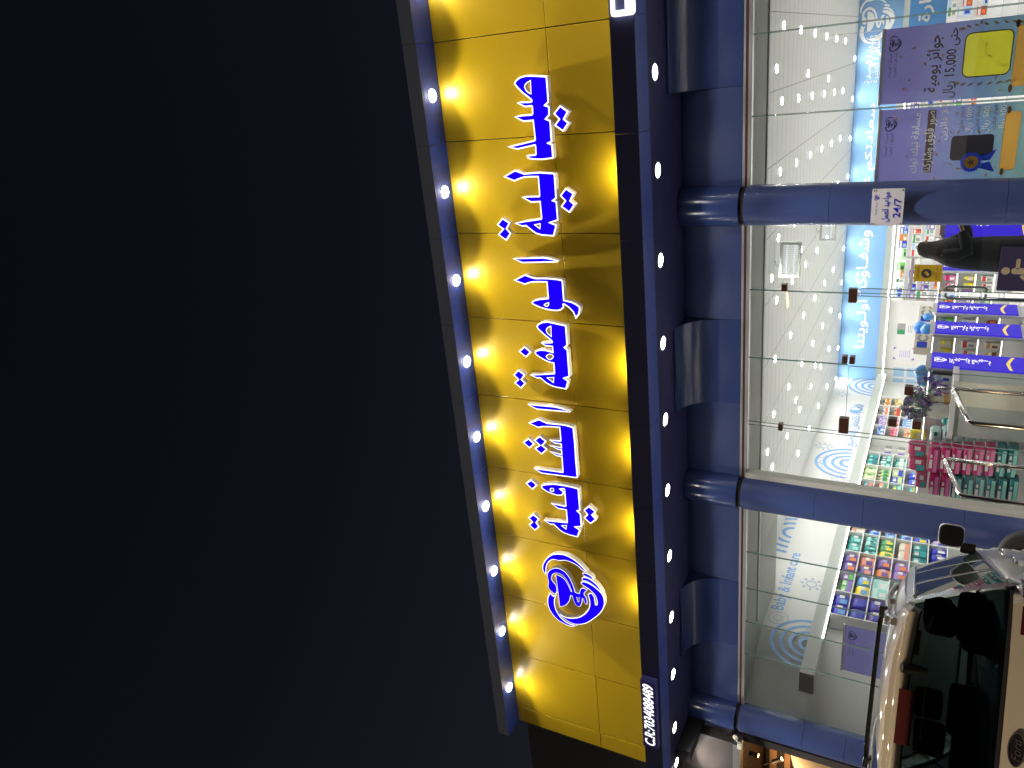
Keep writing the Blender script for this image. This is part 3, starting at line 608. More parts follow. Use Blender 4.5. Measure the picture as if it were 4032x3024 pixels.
# ---- shelving along the side wall: one unit per bay, goods face +X
DIV = [3.36, 4.07, 4.75, 5.45, 6.17, 6.92, 7.85, 8.5, 9.25, 9.92, 10.9, 11.56, 12.2, 12.86, 13.46]
SHZ = [2.62, 2.325, 2.03, 1.735, 1.43, 1.10, .75, .40]
XF = -9.95
BAYN = {0: 'nearest the glass', 1: 'second from the glass', 2: 'third from the glass', 3: 'fourth from the glass', 4: 'just right of the middle column', 5: 'behind the middle column', 6: 'just past the column', 7: 'with pale green goods', 8: 'left of the hooks', 9: 'with bare hook wall', 10: 'first of the far small-box bays', 11: 'second of the far small-box bays', 12: 'third of the far small-box bays', 13: 'fourth of the far small-box bays'}
for k in range(len(DIV)-1):
    y0, y1 = DIV[k], DIV[k+1]
    u = thing('shelf_unit', 'white wall shelf bay %s, on the shop\'s side wall' % BAYN[k], 'shelf', (XW, (y0+y1)/2, .3), 0, 'wall shelf bays of the side wall')
    L = Vector(u.location)
    def pp(mb, name, mt): o = mb.build(name, mt, u); o.location = -L; return o
    b = MB(); b.box(XW+.01, XF, y0-.011, y0+.011, .31, 2.88)
    if k == len(DIV)-2: b.box(XW+.01, XF, y1-.011, y1+.011, .31, 2.88)
    pp(b, 'upright', OFFW)
    b = MB(); b.box(XW+.002, XW+.009, y0+.012, y1-.012, .31, 2.88); pp(b, 'back_panel', mat('shelf_back_white', (.70, .70, .68), .5))
    for z in (SHZ[4:] if k == 9 else SHZ):
        b = MB(); b.box(XW+.01, XF-.004, y0+.012, y1-.012, z-.02, z); pp(b, 'shelf', OFFW)
GOODS = {   # bay -> rows from the top: (name, kind, n, size along shelf, depth, height, colours)
 0: [('tissue_pack', 'pillow', 2, .33, .2, .28, ('royal', 'skyblue', 'white')), ('tissue_pack', 'pillow', 2, .33, .2, .28, ('blue', 'royal', 'purple')), ('tissue_pack', 'pillow', 2, .33, .2, .28, ('royal', 'purple', 'white')), ('wipes_pack', 'brick', 3, .2, .14, .1, ('paleblue', 'red', 'white'))],
 1: [('wipes_pack', 'brick', 3, .21, .16, .2, ('brightgreen', 'violet', 'white')), ('nappy_pack', 'pillow', 2, .3, .16, .24, ('yellow', 'skyblue', 'white')), ('wipes_box', 'box', 2, .3, .16, .26, ('palemint', 'mint', 'white')), ('wipes_box', 'box', 3, .2, .16, .2, ('mint', 'white', 'blue')), ('wipes_box', 'box', 3, .2, .16, .24, ('teal', 'white', 'blue'))],
 2: [('nappy_pack', 'pillow', 2, .32, .18, .26, ('purple', 'orange', 'white')), ('nappy_pack', 'pillow', 2, .32, .18, .26, ('purple', 'salmon', 'cream')), ('nappy_pack', 'pillow', 2, .32, .18, .25, ('purple', 'orange', 'lilac')), ('nappy_pack', 'pillow', 2, .32, .18, .26, ('violet', 'orange', 'white')), ('nappy_pack', 'pillow', 2, .32, .18, .26, ('teal', 'mint', 'orange')), ('nappy_pack', 'pillow', 3, .22, .18, .28, ('blue', 'yellow', 'white'))],
 3: [('nappy_pack', 'pillow', 2, .33, .18, .25, ('teal', 'mint', 'white')), ('nappy_pack', 'pillow', 4, .16, .16, .23, ('mint', 'teal', 'dark')), ('nappy_pack', 'pillow', 3, .2, .16, .25, ('green', 'yellow', 'palegreen')), ('wipes_pack', 'brick', 2, .3, .16, .2, ('cream', 'salmon', 'white')), ('nappy_pack', 'brick', 3, .22, .18, .26, ('teal', 'deepteal', 'white')), ('nappy_pack', 'pillow', 3, .22, .18, .28, ('royal', 'white', 'grey'))],
 4: [('milk_box', 'box', 4, .14, .12, .22, ('cream', 'salmon', 'white')), ('wipes_pack', 'pillow', 3, .21, .16, .2, ('skyblue', 'blue', 'white')), ('wipes_pack', 'pillow', 3, .21, .16, .2, ('paleblue', 'skyblue', 'purple')), ('wipes_pack', 'pillow', 3, .21, .16, .2, ('skyblue', 'purple', 'white')), ('nappy_pack', 'pillow', 3, .23, .18, .28, ('blue', 'yellow', 'teal')), ('nappy_pack', 'pillow', 3, .23, .18, .28, ('royal', 'lilac', 'white'))],
 5: [('wipes_pack', 'pillow', 3, .22, .16, .2, ('mint', 'salmon', 'white'))]*1,
 6: [('wipes_pack', 'brick', 2, .28, .16, .2, ('teal', 'salmon', 'lilac')), ('wipes_pack', 'brick', 2, .28, .16, .18, ('green', 'salmon', 'cream')), ('wipes_pack', 'brick', 2, .28, .16, .2, ('teal', 'mint', 'yellow')), ('wipes_pack', 'brick', 2, .28, .16, .15, ('teal', 'yellow', 'mint'))],
 7: [('pad_pack', 'pillow', 2, .3, .16, .27, ('palegreen', 'cream', 'green')), ('wipes_bottle', 'bottle', 4, .13, .13, .25, ('palegreen', 'cream', 'green')), ('wipes_pack', 'brick', 2, .3, .16, .25, ('palegreen', 'blue', 'white')), ('wipes_pack', 'pillow', 2, .26, .16, .2, ('blue', 'white', 'skyblue'))],
 8: [('nappy_pack', 'brick', 3, .19, .16, .24, ('teal', 'deepteal', 'mint')), ('nappy_pack', 'brick', 4, .14, .16, .25, ('deepteal', 'mint', 'white')), ('wipes_bottle', 'bottle', 4, .14, .14, .26, ('mint', 'teal', 'white'))],
 9: [],
 10: [('lotion_box', 'box', 6, .085, .08, .16, ('paleblue', 'blue', 'white')), ('lotion_box', 'box', 6, .085, .08, .15, ('pink', 'red', 'white')), ('cream_jar', 'box', 6, .085, .08, .13, ('cream', 'orange', 'brown')), ('lotion_box', 'box', 5, .1, .08, .14, ('white', 'grey', 'blue'))],
 11: [('lotion_box', 'box', 6, .085, .08, .18, ('violet', 'lilac', 'white')), ('lotion_box', 'box', 6, .085, .08, .15, ('pink', 'magenta', 'white')), ('lotion_box', 'box', 4, .13, .08, .2, ('paleblue', 'skyblue', 'white')), ('lotion_box', 'box', 5, .1, .08, .14, ('white', 'red', 'blue'))],
 12: [('milk_tin', 'bottle', 5, .10, .10, .15, ('white', 'lilac', 'orange')), ('milk_tin', 'bottle', 5, .10, .10, .17, ('salmon', 'tan', 'red')), ('lotion_box', 'box', 5, .1, .08, .17, ('paleblue', 'red', 'white')), ('lotion_box', 'box', 5, .1, .08, .14, ('white', 'grey', 'blue'))],
 13: [('milk_tin', 'bottle', 5, .10, .10, .18, ('paleyellow', 'purple', 'orange')), ('milk_tin', 'box', 4, .11, .1, .18, ('paleyellow', 'tan', 'cream')), ('lotion_box', 'box', 5, .1, .08, .14, ('cream', 'yellow', 'blue'))],
}
ROWN = ['top shelf', 'second shelf', 'third shelf', 'fourth shelf', 'fifth shelf', 'sixth shelf']
CW = {'palemint': 'pale mint', 'deepteal': 'dark teal', 'palegreen': 'pale green', 'brightgreen': 'bright green', 'skyblue': 'sky blue', 'paleblue': 'pale blue', 'paleyellow': 'pale yellow', 'royal': 'royal blue'}
cw = lambda c: CW.get(c, c)
BAYS = {0: 'nearest the glass', 1: 'second from the glass', 2: 'third from the glass', 3: 'fourth from the glass', 4: 'right of the column', 5: 'behind the column', 6: 'past the column', 7: 'of pale green goods', 8: 'before the hooks', 10: 'first far bay', 11: 'second far bay', 12: 'third far bay', 13: 'last far bay'}
def posn(i_, n_):
    if n_ == 1: return 'alone'
    return 'left end' if i_ == 0 else 'right end' if i_ == n_-1 else ('middle' if n_ == 3 else ORD[i_]+' from left')
for k, rows in GOODS.items():
    y0, y1 = DIV[k]+.03, DIV[k+1]-.03
    for r_, (nm, kind, n_, w_, d_, h_, cols) in enumerate(rows):
        for i_ in range(n_):
            y = y0+(y1-y0)*(i_+.5)/n_
            cc = cols if (i_+r_) % 3 != 2 else (cols[1], cols[0], cols[2])
            w2 = min(w_, (y1-y0)/n_*.95)
            hh = h_*(1 if kind != 'brick' or h_ > .13 else 1)
            good(nm, kind, (w2, d_, hh), cc, (XF-.02-d_/2-rnd.uniform(0, .03), y, SHZ[r_]+.001), R(90), '%s %s, %s, %s, bay %s' % (cw(cc[0]), nm.replace('_', ' '), posn(i_, n_), ROWN[r_], BAYS[k]), nm.split('_')[-1], 'goods on the side wall shelves')
# hook wall: small hanging packets on prongs
for r_, z in enumerate((2.45, 2.15)):
    for i_ in range(5):
        y = 10.02+.17*i_; t_ = thing('hanging_packet', 'small %s packet hanging on the %s hook row, %s hook from left' % (('white', 'lilac')[r_], ('upper', 'lower')[r_], ORD[i_]), 'packet', (XW+.06, y, z), 0, 'packets on hooks')
        b = MB(); b.tube([(-.05, 0, .13), (.14, 0, .125), (.15, 0, .14)], .004, 6); b.build('hook', ALU, t_)
        b = MB(); b.rings([[(.06+dx_, yy, zz) for dx_, yy in ((0, -.05), (.022, -.045), (.022, .045), (0, .05))] for zz in (-.06, .09)]); b.build('card', colmat(('white', 'lilac', 'violet', 'white', 'grey')[i_]), t_)

# ---- gondolas: white runs with a lit blue sign on the near end
LEDS = glow('shelf_strip_light', (1, .97, .93), 5)
SIGNB = glow('lit_blue_sign', (.045, .025, .62), 1.0); SIGNW = glow('lit_sign_white', (1, .95, 1), 1.3); SIGNY = glow('lit_sign_gold', (1, .72, .12), 1.0)
def gondola(label, txt, xe, y0, y1, length, ztop=1.78, products=True, grp='gondolas with lit end signs'):
    t_ = thing('gondola', label, 'shelf', (xe, (y0+y1)/2, .3), 0, grp); L = Vector(t_.location)
    def pp(mb, name, mt, parent=None, bevel=0):
        o = mb.build(name, mt, parent or t_, bevel)
        if not parent: o.location = -L
        return o
    b = MB(); b.box(xe-length, xe-.02, (y0+y1)/2-.02, (y0+y1)/2+.02, .32, ztop-.02); b.box(xe-length, xe-.02, y0, y1, .301, .45); pp(b, 'spine', OFFW)
    ym = (y0+y1)/2
    pl = [(y0-ym, 0), (y1-ym, 0), (y1-ym, ztop-.3-.14), (y1-ym-.02, ztop-.3-.05), (y1-ym-.09, ztop-.3), (y0-ym+.09, ztop-.3), (y0-ym+.02, ztop-.3-.05), (y0-ym, ztop-.3-.14)]
    end = plate('end_panel', [pl], .04, mat('gondola_end_grey', (.40, .41, .42), .35), ((-.04, 0, .001), EY, EZ, EX), t_)
    for z in (.80, 1.12, 1.44, ztop-.03):
        b = MB(); b.box(xe-length, xe-.045, y0+.02, y1-.02, z-.018, z); pp(b, 'shelf', OFFW)
        b = MB(); b.box(xe-length, xe-.06, y0+.03, y0+.045, z-.028, z-.0185); pp(b, 'shelf_light', LEDS)
    sw = (y1-y0)*.86; s0 = -sw/2
    sb = plate('sign_panel', [rect2(s0, -s0, .22, ztop-.3-.07)], .02, SIGNB, ((.001, 0, 0), EY, EZ, EX), t_)
    zt_ = ztop-.3-.07
    attach_local = lambda me, nm: link(nm, me, sb)
    attach_local(text_mesh('lettering', txt, SIGNW, ((.0225, s0+sw*.28, .55), -EZ, EY, EX) if False else ((.0225, sw*.22, zt_-.75), EZ, -EY, EX), .52, sw*.45, bold=.02), 'lettering')
    link('emblem', plate_mesh('emblem', [[(p[0]*.15, p[1]*.17) for p in q_] for q_ in LOGO2], 0, SIGNW, ((.0225, 0, zt_-.11), EY, EZ, EX)), sb)
    link('gold_curve', plate_mesh('gold_curve', [smooth([(s0+.04, .40), (0, .43), (-s0-.04, .36), (-s0-.04, .40), (0, .475), (s0+.04, .435)], 1, 60)], 0, SIGNY, ((.0225, 0, 0), EY, EZ, EX)), sb)
    return t_
SKIN_CARE, DEVICES = 'العنـــاية بالبشـــرة', 'الأجهـــزة الطبيـــة'
GD = [(2.98, 3.68, DEVICES, 'nearest gondola with a lit blue medical devices end sign'), (4.52, 5.22, SKIN_CARE, 'second gondola from the street with lit blue skin care end sign'), (5.66, 6.32, SKIN_CARE, 'third gondola from the street, lit sign seen below beige monitor boxes'), (8.52, 9.2, SKIN_CARE, 'farthest gondola, lit blue sign behind the open door handle')]
for y0, y1, tx, lb in GD: gondola(lb, tx, -5.0, y0, y1, 2.6)
S1 = gondola('gondola right of the woman in black, its lit sign facing her', SKIN_CARE, 0, -.35, .35, 1.6); S1.location = (-3.06, 4.2, .3); S1.rotation_euler = (0, 0, R(-68))
PAL = [('white', 'paleblue', 'blue'), ('pink', 'magenta', 'white'), ('brown', 'tan', 'orange'), ('yellow', 'palegreen', 'white'), ('violet', 'purple', 'white'), ('white', 'red', 'grey'), ('brightgreen', 'violet', 'white'), ('cream', 'tan', 'brown')]
GN = ['nearest gondola', 'second gondola', 'third gondola', 'farthest gondola']
for gi, (y0, y1, tx, lb) in enumerate(GD):
    for zi, z in enumerate((1.44, 1.12, .80)):
        for i_ in range(5):
            cc = PAL[(gi*3+zi*2+i_//2) % 8]; x = -5.16-.15*i_
            good('cosmetic_box', ('box', 'bottle', 'box')[(gi+zi+i_) % 3], (.10, .09, .20-.03*(i_ % 2)), cc, (x, y0+.10, z+.001), 0, '%s toiletry, %s from the sign, %s shelf of the %s' % (cw(cc[0]), ORD[i_], ('upper', 'middle', 'lower')[zi], GN[gi]), 'toiletry', 'toiletries on the gondolas')
# monitor boxes and balloons on top of the gondolas
def monitor(loc, rz, label):
    t_ = thing('monitor_box', label, 'box', loc, rz, 'blood pressure monitor boxes')
    b = MB(); b.box(-.15, .15, -.09, .09, 0, .24); b.build('carton', colmat('cream'), t_, .004)
    b = MB(); b.face([(-.15, -.0915, .05), (-.02, -.0915, .05), (-.02, -.0915, .2), (-.15, -.0915, .2)]); b.build('blue_print', colmat('blue'), t_); b = MB(); b.face([(.1515, -.08, .04), (.1515, .02, .04), (.1515, .02, .2), (.1515, -.08, .2)]); b.build('blue_print', colmat('blue'), t_)
    link('cuff_print', plate_mesh('cuff_print', [arc2(.06, .12, .045, .085, 30, 330)], 0, colmat('grey'), ((0, -.0918, 0), EX, EZ, -EY)), t_)
    link('cuff_print', plate_mesh('cuff_print', [arc2(.05, .1, .03, .06, 30, 330)], 0, colmat('grey'), ((.1518, 0, 0), EY, EZ, EX)), t_)
monitor((-5.2, 5.95, 1.751), R(60), 'beige monitor carton with blue print on the third gondola, near corner')
monitor((-5.22, 6.22, 1.751), R(60), 'beige monitor carton behind another on the third gondola')
monitor((-5.25, 4.72, 1.751), R(60), 'beige monitor carton left of the three balloons')
b = MB(); b.box(-5.42, -5.18, 5.05, 5.12, 1.751, 1.99); tag(b.build('blue_carton', colmat('blue'), bevel=.004), 'plain blue carton standing behind the balloon bunch', 'box')
BAL = mat('sky_blue_balloon', (.08, .34, .80), .28, spec=.6)
for px, Xp, lb in (((3654, 1258), -5.2, 'upper right balloon of the bunch of three'), ((3626, 1290), -5.15, 'left balloon of the bunch of three by the blue carton'), ((3655, 1300), -5.1, 'lowest balloon of the bunch of three above the second gondola'), ((3634, 1466), -5.2, 'large pale blue balloon above the medical devices sign'), ((3640, 1492), -5.28, 'smaller balloon tucked beside the large one by the flowers')):
    c = onX(*px, Xp); t_ = thing('balloon', lb, 'balloon', c, 0, 'sky blue balloons'); r = .115
    b = MB(); b.lathe([(.004, -1.18*r), (.18*r, -1.05*r), (.55*r, -.8*r), (.9*r, -.35*r), (r, .1*r), (.9*r, .5*r), (.6*r, .8*r), (.25*r, .96*r), (.01, r)], 18); b.build('skin', BAL, t_)
    b = MB(); b.lathe([(.018, -1.30*r), (.006, -1.17*r)], 8); b.build('knot', BAL, t_)
# notices on the back wall and the far cupboard
PAPER = mat('paper_white', (.80, .80, .82), .6); PRED = colmat('magenta'); PVIO = colmat('violet')
def notice(px0, px1, label, style):
    a, c = onY(*px0, YB-.006), onY(*px1, YB-.006); w, h_ = abs(c.x-a.x), abs(a.z-c.z); O = (min(a.x, c.x), YB-.012, min(a.z, c.z))
    t_ = thing('notice', label, 'notice', O, 0, 'notices on the back wall'); z_ = (Vector((0, 0, 0)), EX, EZ, -EY); o_ = (Vector((0, -.004, 0)), EX, EZ, -EY)
    plate('sheet', [rect2(0, w, 0, h_)], .002, PAPER, z_, t_)
    if style == 'corners':
        q_ = min(w, h_)*.22
        plate('corner_print', [[(0, 0), (q_, 0), (0, q_)], [(w, 0), (w, q_), (w-q_, 0)], [(w, h_), (w-q_, h_), (w, h_-q_)], [(0, h_), (0, h_-q_), (q_, h_)]], 0, PVIO, o_, t_)
        plate('line_print', [rect2(w*.2, w*(.8-.06*(k % 2)), h_*(.22+.09*k), h_*(.25+.09*k)) for k in range(6)], 0, colmat('lilac'), o_, t_)
    elif style == 'green':
        plate('picture_print', [rect2(w*.42, w*.95, h_*.5, h_*.95)], 0, colmat('grey'), o_, t_); plate('green_print', [rect2(w*.03, w*.42, h_*.5, h_*.95)], 0, colmat('green'), o_, t_)
        plate('line_print', [rect2(w*.2, w*.8, h_*(.1+.1*k), h_*(.13+.1*k)) for k in range(3)], 0, colmat('grey'), o_, t_)
    else:
        plate('sheet_print', [rect2(w*(.06+.5*i_), w*(.46+.5*i_), h_*(.06+.5*j_), h_*(.46+.5*j_)) for i_ in range(2) for j_ in range(2)], 0, colmat('paleblue'), o_, t_)
        plate('corner_print', [[(0, h_), (0, h_*.85), (w*.1, h_)], [(w, 0), (w, h_*.12), (w*.88, 0)]], 0, PVIO, o_, t_)
notice((3532, 1270), (3597, 1320), 'notice with a photo and green block on the white back wall', 'green')
notice((3520, 1366), (3598, 1419), 'notice with purple corners and text lines on back wall', 'corners')
notice((3516, 1442), (3612, 1535), 'large board of four pale sheets left of the striped notice', 'board')
# far shelves of medicines against the back wall
fs = thing('medicine_shelf', 'long white backlit medicine shelf on the far back wall behind the woman', 'shelf', (-3.9, YB-.2, .3)); L = Vector(fs.location)
b = MB(); b.box(-7.55, .8, YB-.30, YB-.285, .31, 2.9); o = b.build('lit_back', mat('backlit_white', (.8, .8, .8), .5, emit=(1, .98, .94), es=.35), fs); o.location = -L
for z in (2.62, 2.30, 1.98, 1.66, 1.34, 1.02, .70):
    b = MB(); b.box(-7.55, .8, YB-.58, YB-.305, z-.02, z); o = b.build('shelf', OFFW, fs); o.location = -L
for x in (-7.55, -6.35, -5.15, -3.95, -2.75, -1.55, -.35, .8):
    b = MB(); b.box(x-.012, x+.012, YB-.59, YB-.304, .31, 2.9); o = b.build('upright', OFFW, fs); o.location = -L
FP = [('white', 'paleblue', 'grey'), ('white', 'red', 'white'), ('orange', 'brown', 'white'), ('grey', 'white', 'blue'), ('paleblue', 'white', 'blue'), ('red', 'white', 'orange'), ('white', 'green', 'grey'), ('purple', 'lilac', 'white'), ('tan', 'orange', 'white'), ('brightgreen', 'white', 'dark'), ('blue', 'white', 'paleblue')]
bn = ['left end bay', 'second bay', 'third bay', 'fourth bay', 'fifth bay', 'sixth bay', 'right end bay']
for zi, z in enumerate((2.62, 2.30, 1.98, 1.66, 1.34)):
    for bi in range(7):
        n_ = 5
        for i_ in range(n_):
            x = -7.55+1.2*bi+.1+.95*(i_+.5)/n_+rnd.uniform(-.04, .04); cc = FP[rnd.randrange(len(FP))]
            if x > .7: continue
            w_ = rnd.uniform(.13, .24); h_ = rnd.uniform(.12, .26)
            good('medicine_box', 'box', (round(w_, 1) or .1, .12, round(h_, 1) or .1), cc, (x, YB-.50, z+.001), 0, '%s medicine box, %s in the %s, far %s' % (cw(cc[0]), ORD[i_], bn[bi], ['top shelf', 'second shelf', 'third shelf', 'fourth shelf', 'fifth shelf'][zi]), 'medicine', 'medicine boxes on the far shelf')
# ---- nappy packs stacked behind the glass
NT, NM = ('deepteal', 'mint', 'white'), ('magenta', 'pink', 'white')
def px_pack(nm, x0, x1, y0, y1, Y, cols, label, depth=.24, kind='brick'):
    a, c = onY((x0+x1)/2, y0, Y), onY((x0+x1)/2, y1, Y); t0, t1 = onY(x0, (y0+y1)/2, Y), onY(x1, (y0+y1)/2, Y)
    w_, h_ = abs(a.x-c.x), abs(t0.z-t1.z)
    return good(nm, kind, (round(w_, 2), depth, round(h_*.985, 3)), cols, ((a.x+c.x)/2, Y+depth/2, min(t0.z, t1.z)), 0, label, 'nappies', 'nappy packs stacked behind the glass')
LV = ['top', 'second', 'third', 'fourth', 'fifth', 'sixth', 'seventh', 'eighth']
for k in range(8):
    x0 = 3652+44.5*k
    px_pack('nappy_pack', x0, x0+43.5, 1766-2*k*0, 1864+3*k, 2.0, NM if k < 6 else NT, '%s nappy pack, %s from the top, right stack' % (('magenta', 'dark teal')[k >= 6], LV[k]))
    px_pack('nappy_pack', x0+2, x0+45, 1872+3*k, 1972+3*k, 2.0, NM if k < 2 else NT, '%s nappy pack, %s from the top, left stack beside the blue column' % (('magenta', 'dark teal')[k >= 2], LV[k]))
    if k < 8: px_pack('nappy_pack', x0+8, x0+50, 1694, 1752, 2.32, ('palemint', 'mint', 'deepteal'), 'clear wrapped mint pack end, %s from the top, behind the right stack' % LV[k], .2, 'pillow')
    if k < 7: px_pack('nappy_pack', 3708+44*k, 3708+44*k+42, 1622, 1676, 2.5, ('teal', 'mint', 'white') if k != 1 else ('pink', 'teal', 'white'), '%s pack with a white band, %s from the top, next to the counter' % (('teal', 'pink')[k == 1], LV[k]), .2, 'pillow')
for i_, (x0, x1, y0, y1) in enumerate(((3572, 3648, 1752, 1800), (3574, 3650, 1806, 1858), (3600, 3652, 1862, 1926))):
    px_pack('nappy_pack', x0, x1-2, y0, y1, 2.06, ('magenta', 'teal', 'white'), 'upright magenta nappy pack on the stack, %s from the right' % ORD[i_], .2, 'pillow')
# yellow and white tubs by the hooks
c = onY(3614, 1713, 3.2); good('yellow_tub', 'pillow', (.17, .14, .22), ('yellow', 'paleyellow', 'white'), (c.x, 3.2, c.z-.11), 0, 'bright yellow wipes pack above the nappy stack', 'wipes', None)
b = MB(); b.box(-6.75, -5.75, 2.95, 3.5, .301, 1.44); tag(b.build('display_plinth', OFFW, bevel=.01), 'white display plinth behind the nappy stack', 'plinth')

# ---- cash counter with vases of flowers
ct = thing('cash_counter', 'white and grey cash counter holding the flower vases', 'counter', (-5.25, 2.45, .3)); L = Vector(ct.location)
b = MB(); b.box(-5.66, -4.88, 2.2, 2.7, .302, 1.36); o = b.build('body', GREY, ct); o.location = -L
b = MB(); b.box(-5.7, -4.84, 2.17, 2.73, 1.362, 1.43); o = b.build('counter_top', OFFW, ct, .006); o.location = -L
b = MB(); b.box(-5.2, -4.86, 2.185, 2.198, .31, 1.36); o = b.build('front_panel', colmat('cream'), ct); o.location = -L
def vase(px, Y, base, prof, mt, label, foot=None):
    c = onY(*px, Y); t_ = thing('vase', label, 'vase', (c.x, Y, base)); b = MB(); b.lathe(prof, 20, cap=False); b.build('body', mt, t_)
    if foot: b = MB(); b.cyl((0, 0, 0), foot[0], foot[1], 18); b.build('foot', colmat('tan'), t_)
    return Vector((c.x, Y, base+prof[-1][1]))
v1 = vase((3700, 1618), 2.4, 1.431, [(.02, .001), (.07, .003), (.115, .08), (.12, .15), (.10, .24), (.075, .275), (.065, .275)], mat('white_ceramic', (.66, .66, .60), .25), 'plain white rounded vase under the purple flowers')
v2 = vase((3690, 1568), 2.5, 1.431, [(.05, .07), (.07, .09), (.10, .18), (.08, .28), (.05, .29)], mat('cream_ribbed_ceramic', (.72, .68, .54), .3), 'cream ribbed vase on a tan foot beside the white vase', (.065, .075))
def bouquet(base, px_c, n_, label, seed, pal):
    q_ = random.Random(seed); c = onY(*px_c, base.y); t_ = thing('flower_bunch', label, 'flowers', base)
    fm = {}; b = MB()
    for i_ in range(n_):
        a, s_ = q_.uniform(0, 6.28), q_.uniform(.3, 1)**.6; p = Vector((c.x-base.x+.21*s_*math.cos(a), q_.uniform(-.12, .12), c.z-base.z+.17*s_*math.sin(a))); k = q_.choice(pal)
        if i_ % 4 == 0: b.tube([(0, 0, -.08), p*.5+Vector((0, 0, .03)), p], .005, 5)
        fm.setdefault(k, MB())
        for _ in range(9):
            d_ = Vector((q_.gauss(0, 1), q_.gauss(0, 1), q_.gauss(0, 1))).normalized(); e_ = d_.orthogonal().normalized(); h_ = d_.cross(e_); o_ = p+d_*.018; r = q_.uniform(.014, .026)
            fm[k].face([o_-e_*r, o_-h_*r*.6+d_*.008, o_+e_*r, o_+h_*r*.6+d_*.012])
    b.build('stems', colmat('green'), t_)
    for k, mb in fm.items(): mb.build('leaves' if 'green' in k else 'petals', colmat(k), t_)
bouquet(v1, (3610, 1597), 150, 'purple and grey green flower bunch in the white vase', 3, ['purple', 'violet', 'violet', 'lilac', 'grey', 'green', 'grey'])
bouquet(v2, (3660, 1540), 70, 'violet flower bunch in the cream vase', 5, ['purple', 'violet', 'lilac', 'violet'])
for px, lb in (((3553, 1604), 'round cream pompom flower at the lower left of the bunch'), ((3580, 1552), 'round cream pompom flower at the top of the bunch')):
    c = onY(*px, 2.38); b = MB(); b.ball(c, .04); tag(b.build('pompom_flower', colmat('cream')), lb, 'flower')

